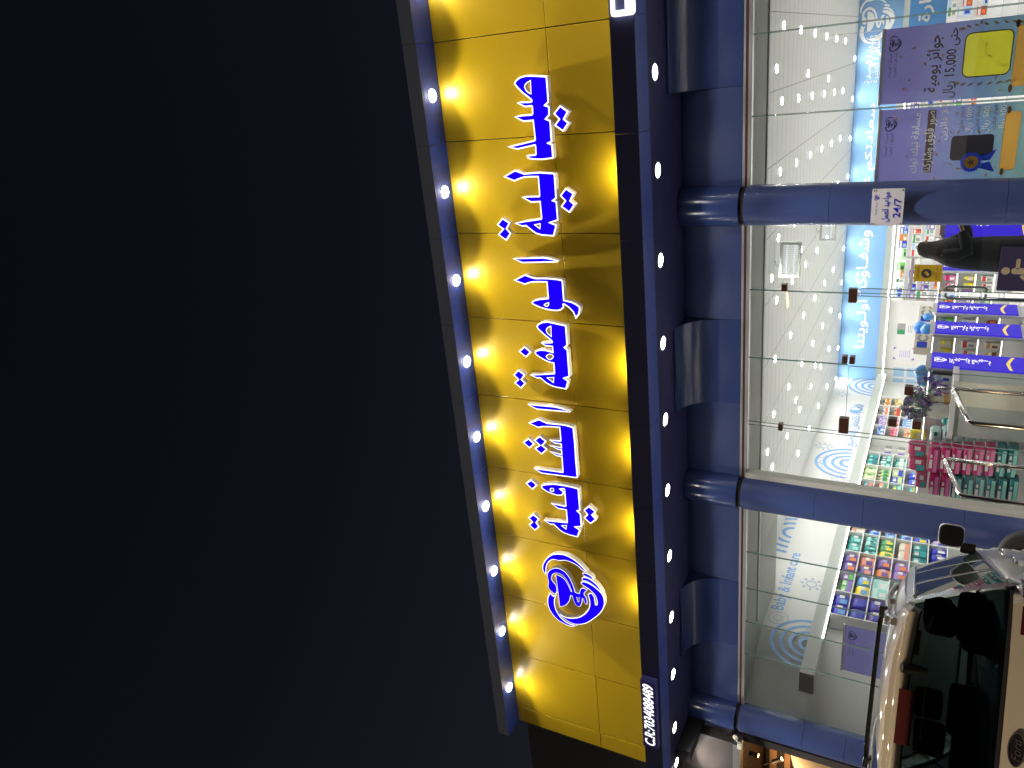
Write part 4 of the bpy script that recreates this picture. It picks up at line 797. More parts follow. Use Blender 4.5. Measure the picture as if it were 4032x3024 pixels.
# ---- hanging roll banners behind the glass
def banner(label, xl, xr, top, bot, Y, kind):
    t_ = thing('hanging_banner', label, 'banner', (xl, Y, top), 0, 'roll banners behind the glass'); w = xr-xl; h_ = top-bot
    M = bpy.data.materials.get('banner_print') 
    if not M:
        M = mat('banner_print', (.2, .2, .5), .45); n = M.node_tree; tcn = n.nodes.new('ShaderNodeTexCoord'); sp = n.nodes.new('ShaderNodeSeparateXYZ'); n.links.new(tcn.outputs['Object'], sp.inputs[0])
        nz = n.nodes.new('ShaderNodeTexNoise'); nz.inputs['Scale'].default_value = 2.5; n.links.new(tcn.outputs['Object'], nz.inputs['Vector'])
        hz = n.nodes.new('ShaderNodeMath'); hz.operation = 'MULTIPLY_ADD'; hz.inputs[1].default_value = .5; hz.inputs[2].default_value = .98; n.links.new(sp.outputs['Z'], hz.inputs[0])
        ad = n.nodes.new('ShaderNodeMath'); ad.operation = 'MULTIPLY_ADD'; n.links.new(nz.outputs['Fac'], ad.inputs[0]); ad.inputs[1].default_value = .35; n.links.new(hz.outputs[0], ad.inputs[2])
        rp = n.nodes.new('ShaderNodeValToRGB'); el = rp.color_ramp.elements
        el[0].position = .15; el[0].color = (.24, .42, .33, 1); el[1].position = 1.15; el[1].color = (.22, .20, .52, 1)
        e_ = el.new(.45); e_.color = (.24, .42, .43, 1); e_ = el.new(.62); e_.color = (.18, .28, .52, 1); e_ = el.new(.85); e_.color = (.25, .26, .56, 1)
        n.links.new(ad.outputs[0], rp.inputs[0]); n.links.new(rp.outputs[0], n.nodes['Principled BSDF'].inputs['Base Color'])
        tl = n.nodes.new('ShaderNodeBsdfTranslucent'); n.links.new(rp.outputs[0], tl.inputs[0]); ms = n.nodes.new('ShaderNodeMixShader'); ms.inputs[0].default_value = .55
        n.links.new(n.nodes['Principled BSDF'].outputs[0], ms.inputs[1]); n.links.new(tl.outputs[0], ms.inputs[2]); n.links.new(ms.outputs[0], n.nodes['Material Output'].inputs['Surface'])
    hl = [rect2(0, w, -h_, -.02)]
    if kind == 1: hl.append(rrect2(w*.56-.22, w*.56+.22, -1.28, -.84, .062))
    if kind: hl.append(rrect2(w*.12+.002, w*.88-.002, (-1.43 if kind == 2 else -1.46)+.002, (-1.28 if kind == 2 else -1.31)-.002, .04))
    plate('sheet', hl, 0, M, ((0, 0, 0), EX, EZ, -EY), t_)
    b = MB(); b.box(-.01, w+.01, -.014, .014, -.03, 0); b.build('top_rail', ALU, t_, .004)
    fr = lambda x, z, e_=.0045: (Vector((x, -e_, z)), EX, EZ, -EY)
    link('emblem', plate_mesh('emblem', [[(w*.8+p[0]*.13, -.14+p[1]*.13) for p in q_] for q_ in LOGO2], 0, colmat('navy'), fr(0, 0)), t_)
    for j_, s in enumerate(('صيدلية الوصفة', 'الشافية الطبية')): link('small_print', text_mesh('small_print', s, colmat('navy'), fr(w*.36, -.125-.055*j_), w*.32, .042), t_)
    def thin(nm, c):
        if nm in MATS: return MATS[nm]
        mm = mat(nm, c, .45); n2 = mm.node_tree; t2 = n2.nodes.new('ShaderNodeBsdfTranslucent'); t2.inputs[0].default_value = (*c, 1); m2 = n2.nodes.new('ShaderNodeMixShader'); m2.inputs[0].default_value = .6
        n2.links.new(n2.nodes['Principled BSDF'].outputs[0], m2.inputs[1]); n2.links.new(t2.outputs[0], m2.inputs[2]); n2.links.new(m2.outputs[0], n2.nodes['Material Output'].inputs['Surface']); return mm
    LT = mat('banner_pale_text', (.80, .78, .78), .5); BR = mat('banner_brown_text', (.10, .055, .05), .5); GOLD = thin('banner_gold', (.62, .34, .07))
    q_ = random.Random(int(abs(xl)*100)); conf = []
    for _ in range(22):
        cx_, cz_ = q_.uniform(.03, w-.03), -q_.uniform(.04, h_*.62); a = q_.uniform(0, 3.1); l_, v_ = q_.uniform(.015, .04), q_.uniform(.006, .012); d_ = Vector((math.cos(a), math.sin(a))); e_ = Vector((-d_.y, d_.x)); c_ = Vector((cx_, cz_))
        conf.append([tuple(c_+d_*l_), tuple(c_+e_*v_), tuple(c_-d_*l_*.9+e_*v_*.6), tuple(c_-e_*v_)])
    if kind: link('confetti_print', plate_mesh('confetti_print', conf, 0, GOLD, fr(0, 0, .0042)), t_)
    def tx(s, x0, x1, z0, z1, mt=LT, bold=.01): link('lettering', text_mesh('lettering', s, mt, fr(x0*w, z0), (x1-x0)*w, z1-z0, bold=bold), t_)
    if kind == 1:
        tx('جوائز يومية', .12, .86, -.63, -.47, BR, .015); tx('حتى 15,000 ريال', .03, .93, -.79, -.66, BR, .012)
        cx_, cz_ = w*.56, -1.06
        link('plaque_border', plate_mesh('plaque_border', [rrect2(cx_-.23, cx_+.23, cz_-.23, cz_+.23, .07), rrect2(cx_-.218, cx_+.218, cz_-.218, cz_+.218, .06)], 0, BR, fr(0, 0, .006)), t_)
        link('plaque', plate_mesh('plaque', [rrect2(cx_-.22, cx_+.22, cz_-.22, cz_+.22, .062)], 0, thin('banner_lime', (.72, .70, .05)), fr(0, 0, .007)), t_)
        lv = []
        for sd in (-1, 1):
            for i_ in range(9):
                a = R(-60+i_*18); c_ = Vector((cx_+sd*(.27+.035*math.cos(a)), cz_-.02+.30*math.sin(a))); lv.append([tuple(c_+Vector((math.cos(R(t))*.032*.55*sd-math.sin(R(t))*.0, math.sin(R(t))*.016+math.cos(R(t))*.018))) for t in range(0, 360, 40)])
        link('laurel_print', plate_mesh('laurel_print', lv, 0, GOLD, fr(0, 0, .005)), t_)
    if kind == 2:
        tx('مسابقة تيك توك', .12, .93, -.47, -.36); link('text_bar', plate_mesh('text_bar', [rect2(w*.12, w*.96, -.60, -.52)], 0, BR, fr(0, 0, .0044)), t_)
        tx('صوّر فلوق وشاركنا'.replace('ّ', ''), .13, .95, -.62, -.50); tx('3 فائزين', .55, .95, -.74, -.65)
        for j_, (a_, v_) in enumerate((('الفائز الأول', '1000 ريال'), ('الفائز الثاني', '500 ريال'), ('الفائز الثالث', '300 ريال'))):
            tx(a_, .66, .97, -.89-.16*j_, -.84-.16*j_, BR); tx(v_, .62-.0*j_, .97, -.98-.16*j_, -.905-.16*j_)
        link('phone_print', plate_mesh('phone_print', [rrect2(w*.27, w*.60, -1.2, -.78, .04)], 0, colmat('dark'), fr(0, 0, .005)), t_)
        link('rosette_print', plate_mesh('rosette_print', [[(w*.24+(.115 if t % 2 else .10)*math.cos(R(t*7.5)), -1.0+(.115 if t % 2 else .10)*math.sin(R(t*7.5))) for t in range(48)], [(w*.18, -1.08), (w*.10, -1.24), (w*.24, -1.18)], [(w*.3, -1.08), (w*.40, -1.24), (w*.26, -1.18)]], 0, colmat('blue'), fr(0, 0, .006)), t_)
        link('medal_print', plate_mesh('medal_print', [ell2(w*.24, -1.0, .072, .072)], 0, GOLD, fr(0, 0, .007)), t_)
        link('star_print', plate_mesh('star_print', [[(w*.24+(.045 if t % 2 == 0 else .018)*math.cos(R(90+36*t)), -1.0+(.045 if t % 2 == 0 else .018)*math.sin(R(90+36*t))) for t in range(10)]], 0, BR, fr(0, 0, .008)), t_)
        tx('الشروط سهلة وبسيطة', .14, .9, -1.62, -1.54, BR)
    if kind:
        link('scroll_print', plate_mesh('scroll_print', [rrect2(w*.12, w*.88, -1.43 if kind == 2 else -1.46, -1.28 if kind == 2 else -1.31, .04)], 0, GOLD, fr(0, 0, .0065)), t_)
        link('scroll_curl_print', plate_mesh('scroll_curl_print', [ell2(w*.10, -1.31, .04, .02), ell2(w*.90, -1.31, .04, .02)], 0, mat('banner_dark_gold', (.16, .075, .02), .4), fr(0, 0, .0075)), t_)
banner('purple to teal hanging banner with a lime plaque and laurel', -1.225, -.415, 2.545, .55, 1.6, 1)
banner('purple to teal hanging banner with a blue rosette medal', -2.115, -1.285, 2.525, .55, 1.6, 2)
banner('plain purple banner low behind the left glass bay', -9.62, -8.75, 2.515, .55, 1.6, 0)
# ---- signs on the front
PLQ = thing('hours_sign', 'white acrylic opening hours plate reading 24/7 on the middle right column', 'sign', (-2.30, .98, 2.15))
z = (Vector((0, 0, 0)), EX, EZ, -EY)
plate('plate', [rrect2(-.21, .21, 0, .335, .008)], .008, mat('hours_plate_white', (.58, .54, .56), .3), z, PLQ)
VT = colmat('royal')
fr = lambda x, z_, e_=.0105: (Vector((x, -e_, z_)), EX, EZ, -EY)
link('lettering', text_mesh('lettering', 'مواعيد العمل', VT, fr(-.17, .135), .34, .085, bold=.02), PLQ); link('lettering', text_mesh('lettering', '24/7', VT, fr(-.12, .03), .22, .075, bold=.01), PLQ)
link('emblem', plate_mesh('emblem', [[(.11+p[0]*.05, .285+p[1]*.05) for p in q_] for q_ in LOGO2], 0, VT, fr(0, 0)), PLQ); link('small_print', text_mesh('small_print', 'صيدلية الوصفة', VT, fr(-.09, .272), .15, .026), PLQ)
b = MB()
for x in (-.19, .19):
    for z_ in (.02, .315): b.cyl((x, -.0085, z_), .008, -.008, 10, axis='y')
b.build('screws', BRONZE, PLQ)
WRN = thing('warning_sign', 'yellow WARNING camera notice stuck on the glass beside the door', 'sign', (-3.245, YW+.028, 1.695))
plate('sheet', [rect2(0, .205, 0, .295)], .002, mat('warning_yellow', (.42, .27, .012), .4), z, WRN)
DT = colmat('dark'); fr = lambda x, z_, e_=.0042: (Vector((x, -e_, z_)), EX, EZ, -EY)
link('lettering', text_mesh('lettering', 'WARNING', mat('warning_brown_ink', (.07, .045, .012), .5), fr(.03, .24), .145, .03, bold=-.008), WRN)
link('camera_symbol', plate_mesh('camera_symbol', [ell2(.10, .165, .055, .055), [(.06, .15), (.12, .20), (.145, .18), (.09, .13)], ell2(.128, .186, .012, .012)], 0, DT, fr(0, 0)), WRN)
link('lettering', text_mesh('lettering', 'المحل', DT, fr(.07, .08), .06, .024), WRN); link('lettering', text_mesh('lettering', 'مراقب بالكاميرات', DT, fr(.025, .045), .155, .028), WRN); link('lettering', text_mesh('lettering', 'مراقب بالكاميرات', DT, fr(.05, .02), .11, .014), WRN)
b = MB(); b.box(-3.35, -2.96, YW+.026, YW+.030, 1.998, 2.03); tag(b.build('sticker_strip', mat('pink_sticker', (.42, .34, .38), .5)), 'narrow pinkish sticker strip on the glass above the yellow notice', 'sticker')
WC = thing('wheelchair_sign', 'navy square sign with a tan wheelchair symbol by the entrance', 'sign', (-3.03, 1.12, .62))
plate('panel', [rrect2(-.25, .25, 0, .52, .01)], .015, mat('sign_navy', (.02, .014, .055), .4), z, WC)
b = MB(); b.cyl((-.2, .01, -.32), .018, .5, 10); b.cyl((.2, .01, -.32), .018, .5, 10); b.build('post', DKMET, WC)
TANS = mat('symbol_tan', (.33, .25, .16), .5); hx_, hz_ = -.02, .455
link('symbol', plate_mesh('symbol', [ell2(hx_, hz_, .042, .042), rrect2(-.055, .015, .24, .40, .03), rrect2(-.0, .12, .325, .365, .018), rrect2(.016, .11, .24, .275, .015), [(.09, .26), (.125, .25), (.19, .10), (.155, .09)], arc2(-.01, .20, .10, .135, 120, 350)], 0, TANS, (Vector((0, -.0165, 0)), EX, EZ, -EY)), WC)
MG = thing('department_sign', 'blue hanging sign reading management at the right of the shop', 'sign', (.0, 6.0, 2.2))
q0, q1 = onY(3640, 3, 6.0), onY(3690, 95, 6.0); MG.location = (q1.x, 6.0, q1.z-.02)
plate('panel', [rect2(-.05, q0.x-q1.x+.4, -.10, .42)], .03, colmat('skyblue'), z, MG); link('lettering', text_mesh('lettering', 'الإدارة', WTXT, (Vector((.05, -.0325, .06)), EX, EZ, -EY), .75, .24, bold=.02), MG)
b = MB(); b.tube([(.0, .01, .42), (.0, .01, 1.6)], .006, 6); b.tube([(.8, .01, .42), (.8, .01, 1.6)], .006, 6); b.build('cable', ALU, MG)
# hanging insect killers
for px, Z_, lb in (((3112, 1022), 4.0, 'nearer insect killer lamp hanging from the shop ceiling'), ((3262, 893), 4.0, 'farther insect killer lamp partly behind the column')):
    c = onZ(*px, Z_); t_ = thing('insect_killer', lb, 'insect killer', c, R(5), 'insect killers'); w = .30
    b = MB(); b.box(-w, w, -.05, .05, .13, .17); b.box(-w, w, -.05, .05, -.17, -.13); b.box(-w, -w+.04, -.05, .05, -.13, .13); b.box(w-.04, w, -.05, .05, -.13, .13); b.build('frame', GREY, t_, .004)
    for z_ in (-.06, .06): b = MB(); b.cyl((-w+.04, 0, z_), .013, 2*w-.08, 10, axis='x'); b.build('tube_lamp', glow('pale_tube', (.8, .85, 1), 1.0), t_)
    b = MB()
    for k in range(15): b.box(-w+.05+.036*k, -w+.053+.036*k, -.055, -.052, -.13, .13)
    b.build('grille', GREYD, t_)
    b = MB(); b.tube([(-.1, 0, .17), (-.12, 0, .22), (-.02, 0, ZC-Z_)], .006, 6); b.build('cable', GREYD, t_)
# handrails at the steps
for lb, pts in (('right stainless handrail in front of the glass door', [(-3.9, -.41, .20), (-3.9, -.41, 1.46), (-3.9, -.44, 1.485), (-3.9, -1.21, 1.345), (-3.9, -1.24, 1.31), (-3.9, -1.24, .10)]), ('left stainless handrail in front of the nappy stack', [(-4.72, -.41, .20), (-4.72, -.41, 1.455), (-4.72, -.44, 1.48), (-4.72, -1.14, 1.34), (-4.72, -1.17, 1.305), (-4.72, -1.17, .10)])):
    t_ = thing('handrail', lb, 'handrail', (pts[0][0], -.8, .1), 0, 'handrails at the steps'); b = MB(); L = Vector(t_.location)
    b.tube([Vector(p)-L for p in pts], .024, 14); b.build('rail', STEEL, t_)
    b = MB()
    for p in (pts[0], pts[-1]): b.cyl(Vector(p)-L, .05, .012, 16)
    b.build('base_plate', STEEL, t_)
b = MB(); b.box(-2.62, -2.1, 2.4, 2.8, .301, 1.22); tag(b.build('basket_stack', mat('charcoal_plastic', (.05, .05, .055), .5, noise=.1), bevel=.03), 'dark grey stack of shopping baskets behind the wheelchair sign', 'baskets')

# ================================================================== THE PARKED CAR (x forward from the tail, y to its left, z up)
HD = R(29.2)
fwd = Vector((-math.sin(HD), math.cos(HD), 0)); lft = Vector((-math.cos(HD), -math.sin(HD), 0))
CO = Vector((CAM.x, CAM.y, 0))+fwd*5.65+lft*1.39
CAR = thing('parked_car', 'silver beige off road estate car seen from behind, dark tailgate window, roof rails', 'car', CO, HD+R(90))
PAINT = mat('champagne_paint', (.50, .47, .44), .36, metal=.25, coat=.7)
CGLASS = glass('car_tinted_glass', (.10, .13, .125)); CDARK = glass('car_dark_glass', (.05, .075, .072)); CFRONT = glass('car_windscreen', (.60, .68, .65))
CBLK = mat('car_black_trim', (.010, .010, .011), .18); CRUB = mat('car_rubber', (.018, .018, .018), .7); CINT = mat('car_interior', (.012, .012, .013), .8)
REDL = mat('brake_lens_red', (.075, .005, .009), .18, coat=1); CHR = mat('chrome_trim', (.75, .73, .7), .08, metal=1)
# lower body: stations (x, half width sill, mid, belt, belt z)
ST = [(.00, .80, .88, .84, 1.13), (.05, .87, .945, .895, 1.14), (.16, .90, .975, .925, 1.145), (.6, .92, .985, .94, 1.14), (1.5, .92, .985, .945, 1.125), (2.6, .92, .985, .945, 1.10), (3.5, .92, .985, .94, 1.075), (3.9, .92, .98, .925, 1.07), (4.3, .91, .965, .89, 1.04), (4.7, .86, .91, .82, .97), (4.93, .74, .78, .72, .86), (4.99, .66, .70, .64, .78)]
def sect(s):
    x, ws, wm, wb, zb = s
    half = [(ws*.92, .24), (ws, .34), (wm*.995, .56), (wm, .76), (wm*.992, .93), ((wm+wb*1.6)/2.6, zb-.07), (wb, zb)]
    return [(x, y, z) for y, z in half]+[(x, -y, z) for y, z in reversed(half)]
b = MB(); b.rings([sect(s) for s in ST], close=False, cap=False)
r0 = sect(ST[0]); b.face(list(reversed(r0))); r1 = sect(ST[-1]); b.face(r1)
hood = [s for s in ST if s[0] >= 3.5]; hr = [[(s[0], s[3]*t, s[4]+.05*(1-t*t)*(1 if s[0] < 4.8 else .5)) for t in (1, .8, .5, 0, -.5, -.8, -1)] for s in hood]; b.rings(hr, close=False, cap=False)
b.rings([[(s[0], t*s[1]*.92, .24) for t in (-1, 1)] for s in ST], close=False, cap=False)
body = b.build('body', PAINT, CAR)
# bumper step, tail gate seam, lamps
b = MB(); b.rings([[(-.06+.5*abs(t)**4*.5, t*.93, z) for t in (-1, -.9, -.6, 0, .6, .9, 1)] for z in (.36, .40, .62, .68)], close=False, cap=False); b.build('rear_bumper', PAINT, CAR)
b = MB(); b.box(-.075, -.03, -.6, .6, .42, .54); b.build('bumper_trim', CRUB, CAR, .01)
def at_side(x, z):          # half width of the cabin flank at height z above the belt
    u = max(0, (z-1.12)/.58); return .938-.245*u**1.15-max(0, (x-2.6))*.035*u-.03*u*max(0, .6-x)
# cabin: roof skin
RO = []
for x, dz in ((.12, -.045), (.18, -.02), (.4, 0), (.8, .02), (1.6, .03), (2.4, .015), (2.9, -.03), (3.02, -.06)):
    e_ = at_side(max(x, .2), 1.70); RO.append([(x+.02*(1-abs(t)), t*e_, 1.755+dz+(.045*(1-t*t))-.055*abs(t)**6) for t in (-1, -.96, -.85, -.5, 0, .5, .85, .96, 1)])
b = MB(); b.rings(RO, close=False, cap=False)
lo = [[(p[0], p[1]*.985, p[2]-.045) for p in r] for r in RO]; b.rings(lo, close=False, cap=False)
b.rings([RO[0], lo[0]], close=False, cap=False); b.rings([RO[-1], lo[-1]], close=False, cap=False)
for i_ in (0, 8): b.rings([[r[i_] for r in RO], [r[i_] for r in lo]], close=False, cap=False)
b.build('roof', PAINT, CAR)
b = MB(); b.rings([[(x, t*.655, z-.03*abs(t)**3) for t in (-1, -.9, -.5, 0, .5, .9, 1)] for x, z in ((.30, 1.752), (.07, 1.715), (.045, 1.697), (.075, 1.665), (.25, 1.635))], close=False, cap=False); b.build('spoiler', PAINT, CAR)
b = MB(); b.rings([[(x, t*.17, z) for t in (-1, -.94, 0, .94, 1)] for x, z in ((.042, 1.690), (.052, 1.635), (.075, 1.600), (.14, 1.60))], close=False, cap=False); b.build('brake_light', REDL, CAR)
# flanks
def strip(x0, x1, zs=(1.125, 1.25, 1.4, 1.55, 1.67, 1.705), off=0, xt=None):
    rows = []
    for z in zs:
        u = (z-zs[0])/(zs[-1]-zs[0]); a, c = (x0[0]+(x0[1]-x0[0])*u, x1[0]+(x1[1]-x1[0])*u); rows.append([(x_, at_side(x_, z)+off, z) for x_ in (a, (a*2+c)/3, (a+2*c)/3, c)])
    return rows
for sd, nm in ((1, 'left'), (-1, 'right')):
    fl_ = lambda rows: [[(p[0], p[1]*sd, p[2]) for p in r] for r in rows]
    for x0, x1 in (((.26, .40), (1.28, 1.22)), ((1.36, 1.30), (2.26, 2.15)), ((2.33, 2.22), (3.42, 2.72))):
        b = MB(); b.rings(fl_(strip(x0, x1, (1.15, 1.3, 1.45, 1.58, 1.655), -.004)), close=False, cap=False); b.build('side_window', CGLASS, CAR)
    for x0, x1 in (((1.27, 1.21), (1.37, 1.31)), ((2.25, 2.14), (2.34, 2.23))): b = MB(); b.rings(fl_(strip(x0, x1, off=.001)), close=False, cap=False); b.build('door_pillar', CBLK, CAR)
    b = MB(); b.rings(fl_(strip((.04, .22), (.26, .40), off=.002)), close=False, cap=False); b.build('rear_pillar', CBLK, CAR)
    b = MB(); b.rings(fl_(strip((3.40, 2.70), (3.56, 2.92), off=.001)), close=False, cap=False); b.build('windscreen_pillar', PAINT, CAR)
    b = MB(); b.rings(fl_(strip((.16, .30), (3.5, 2.86), (1.654, 1.68, 1.71), .003)), close=False, cap=False); b.build('roof_side', PAINT, CAR)
    b = MB(); b.rings(fl_(strip((.16, .17), (3.52, 3.50), (1.095, 1.13, 1.155), .004)), close=False, cap=False); b.build('belt_trim', PAINT, CAR)
    b = MB(); b.tube([(x_, sd*(at_side(x_, 1.65)+.006), 1.657) for x_ in (.40, .8, 1.5, 2.2, 2.72)], .010, 6); b.tube([(x_, sd*(at_side(x_, 1.15)+.006), 1.156) for x_ in (.26, 1.2, 2.3, 3.42)], .010, 6); b.build('window_trim', CHR, CAR)
    # roof rail
    b = MB(); y = sd*.53
    b.rings([[(x_, y+dy, z_+dz) for dy, dz in ((-.022, -.016), (.022, -.016), (.024, .008), (.012, .018), (-.012, .018), (-.024, .008))] for x_, z_ in ((.32, 1.765), (.40, 1.79), (.55, 1.812), (1.5, 1.835), (2.4, 1.81), (2.58, 1.79), (2.68, 1.765))])
    for x_ in (.45, 1.45, 2.5): b.box(x_-.06, x_+.06, y-.02, y+.02, 1.74, 1.82)
    b.build('roof_rail', mat('rail_grey', (.30, .28, .27), .3, metal=.6), CAR)
    # doors, handles, mirror
    for x0, x1 in ((1.30, 2.28), (2.31, 3.45)):
        d_ = MB(); zs_ = (.40, .58, .76, .93, 1.05, 1.10); rows = []
        for z in zs_:
            wy = .985 if .5 < z < .9 else (.95 if z <= .5 else .985-(z-.9)*.22); rows.append([(x_, sd*(wy+.006), z) for x_ in (x0+.012, x1-.012)])
        d_.rings(rows, close=False, cap=False); d = d_.build('door', PAINT, CAR)
        h = MB(); h.tube([(x0+.10, sd*.985, 1.005), (x0+.12, sd*1.02, 1.01), (x0+.30, sd*1.02, 1.01), (x0+.32, sd*.985, 1.005)], .015, 8); h.build('handle', CHR, d)
    mr = MB(); yy = sd*.935; xm = 3.22
    mr.rings([[(xm+dx_, sd*(1.05+hw*math.copysign(abs(math.cos(a))**.5, math.cos(a))), 1.375+hh_*math.copysign(abs(math.sin(a))**.5, math.sin(a))) for a in [2*math.pi*j/20 for j in range(20)]] for dx_, hw, hh_ in ((0, .105, .108), (.03, .113, .115), (.10, .10, .10), (.14, .05, .05))])
    mh = mr.build('mirror', PAINT, CAR)
    b = MB(); b.rings([[(xm-.0045*k, sd*(1.05+hw*math.copysign(abs(math.cos(a))**.5, math.cos(a))), 1.373+hw*1.03*math.copysign(abs(math.sin(a))**.5, math.sin(a))) for a in [2*math.pi*j/20 for j in range(20)]] for k, hw in ((0, .10), (1, .098))]); b.build('mirror_face', CBLK, mh)
    b = MB(); b.box(xm, xm+.07, sd*.90, sd*1.0, 1.16, 1.29); b.build('mirror_arm', CBLK, mh, .012)
    # lamps and wheels
    b = MB(); b.rings([[(x_, sd*y_, z_) for x_, y_ in ((-.012, .66), (-.012, .80), (.035, .905), (.20, .968), (.36, .985))] for z_ in (.78, .93, 1.09)], close=False, cap=False); b.build('tail_light', REDL, CAR)
    b = MB(); b.rings([[(x_, sd*y_, z_) for x_, y_ in ((4.97, .48), (4.9, .74), (4.62, .90))] for z_ in (.70, .86)], close=False, cap=False); b.build('headlight', mat('headlight_lens', (.5, .5, .5), .1, metal=.5), CAR)
    for xw in (.98, 3.86):
        b = MB(); b.lathe([(.20, -.12), (.34, -.125), (.375, -.09), (.375, .09), (.34, .125), (.20, .12)], 28); w_ = b.build('wheel', CRUB, CAR); w_.rotation_euler = (R(90), 0, 0); w_.location = (xw, sd*.88, .375)
        b = MB(); b.lathe([(.235, -sd*.10), (.235, -sd*.127), (.20, -sd*.125)], 24, cap=False); b.lathe([(.06, -sd*.12), (.05, -sd*.13)], 12)
        for k in range(5): a = 2*math.pi*k/5; dvec = Vector((math.cos(a), math.sin(a), 0)); b.tube([dvec*.05+Vector((0, 0, -sd*.122)), dvec*.225+Vector((0, 0, -sd*.12))], .02, 6)
        b.build('rim', ALU, w_)
        b = MB(); b.rings([[(xw+.43*math.cos(R(t)), sd*yv, .375+.43*math.sin(R(t))) for t in range(0, 181, 12)] for yv in (.80, .992)], close=False, cap=False); b.build('wheel_arch', CRUB, CAR)
# tailgate glass, wiper stub, emblem, seam
b = MB(); rows = []
for z in (1.135, 1.25, 1.4, 1.55, 1.65):
    u = (z-1.135)/.545; hw = .93-.245*u**1.15-.012; x_ = .0+.20*u**1.2
    rows.append([(x_+.05*abs(t)**5, t*hw, z) for t in (-1, -.97, -.85, -.5, 0, .5, .85, .97, 1)])
b.rings(rows, close=False, cap=False); b.build('rear_window', CDARK, CAR)
b = MB(); b.rings([[(x_-.006, y_*.985, z_) for x_, y_, z_ in rows[0]], [(x_-.004, y_*.985, z_+.02) for x_, y_, z_ in rows[0]]], close=False, cap=False); b.tube([(-.012, t, .775) for t in (-.9, 0, .9)], .006, 6); b.build('tailgate_trim', CBLK, CAR)
b = MB(); b.rings([[(x_-.004*k, y_, z_) for x_, y_, z_ in ((-.002, -.80, .80), (-.002, .80, .80))] for k in (0, 1)], close=False, cap=False)
b = MB(); b.tube([(.03, -.30, 1.69), (.06, -.30, 1.62), (.09, -.30, 1.55)], [.03, .034, .022], 8); b.build('wiper_motor_cover', CBLK, CAR)
EMB = thing_part = bpy.data.objects.new('emblem', None); COL.objects.link(EMB); EMB.parent = CAR
fr_ = (Vector((-.012, 0, 1.055)), -EY, EZ, -EX)
bpy.data.objects.remove(EMB)
em = plate('emblem', [ell2(0, 0, .098, .043, 36)], .010, mat('emblem_dark_oval', (.012, .012, .02), .15), (Vector((-.004, 0, 1.055)), -EY, EZ, -EX), CAR)
plate('emblem_ring', [ell2(0, 0, .100, .045, 36), ell2(0, 0, .092, .038, 36)], .004, CHR, (Vector((-.0145, 0, 1.055)), -EY, EZ, -EX), em)
tm = text_mesh('emblem_script', 'Ford', CHR, (Vector((-.0175, .066, 1.030)), -EY, EZ, -EX), .132, .048, bold=.0, shear=.35); link('emblem_script', tm, em)
# roof bar and cabin fittings
b = MB(); b.tube([(.72, -.57, 1.852), (.72, -.3, 1.857), (.72, .3, 1.857), (.72, .57, 1.852)], .016, 10); b.build('roof_bar', CBLK, CAR)
for sd in (-1, 1): b = MB(); b.box(.68, .76, sd*.53-.04, sd*.53+.04, 1.815, 1.868); b.build('bar_foot', CBLK, CAR, .01)
b = MB(); b.rings([[(x_, t*hw, z) for t in (-1, -.5, 0, .5, 1)] for x_, hw, z in ((3.58, .90, 1.10), (3.3, .82, 1.36), (3.0, .70, 1.68))], close=False, cap=False); b.build('windscreen', CFRONT, CAR)
def seat(x, y, w, label_):
    b = MB(); b.box(x, x+.14, y-w/2, y+w/2, .62, 1.30); b.box(x+.1, x+.6, y-w/2, y+w/2, .55, .72); o = b.build('seat', CINT, CAR, .05)
    b = MB(); b.box(x+.0, x+.11, y-.13, y+.13, 1.34, 1.56); b.build('headrest', CINT, o, .04)
for x, ys_ in ((2.35, (-.40, .40)), (1.45, (-.46, .46))):
    for y in ys_: seat(x, y, .44 if x != 1.45 else .42, '')
b = MB(); b.box(.1, 3.4, -.86, .86, .45, .52); b.box(3.1, 3.5, -.86, .86, .8, 1.06); b.build('cabin_floor', CINT, CAR)
b = MB(); b.tube([(2.95, .40+.17*math.cos(R(t)), 1.02+.17*math.sin(R(t))) for t in range(0, 361, 20)], .014, 6); b.build('steering_wheel', CINT, CAR)
b = MB(); b.box(2.98, 3.0, -.12, .12, 1.55, 1.62); b.build('inside_mirror', CINT, CAR, .01)

# tyre leaning by the middle column
ty = thing('tyre', 'dark worn tyre leaning by the column foot beside the car', 'tyre', (-6.42, .62, .475), R(0))
ty.rotation_euler = (R(82), 0, R(24))
b = MB(); b.lathe([(.20, -.085), (.27, -.10), (.31, -.09), (.325, -.05), (.325, .05), (.31, .09), (.27, .10), (.20, .085)], 30, cap=False); b.build('tread', CRUB, ty)
b = MB(); b.lathe([(.205, -.07), (.19, -.02), (.205, .07)], 26, cap=False); b.lathe([(.195, -.01), (.01, 0)], 20, cap=False); b.build('rim', mat('dull_rim', (.10, .095, .09), .5, metal=.3, noise=.2), ty)

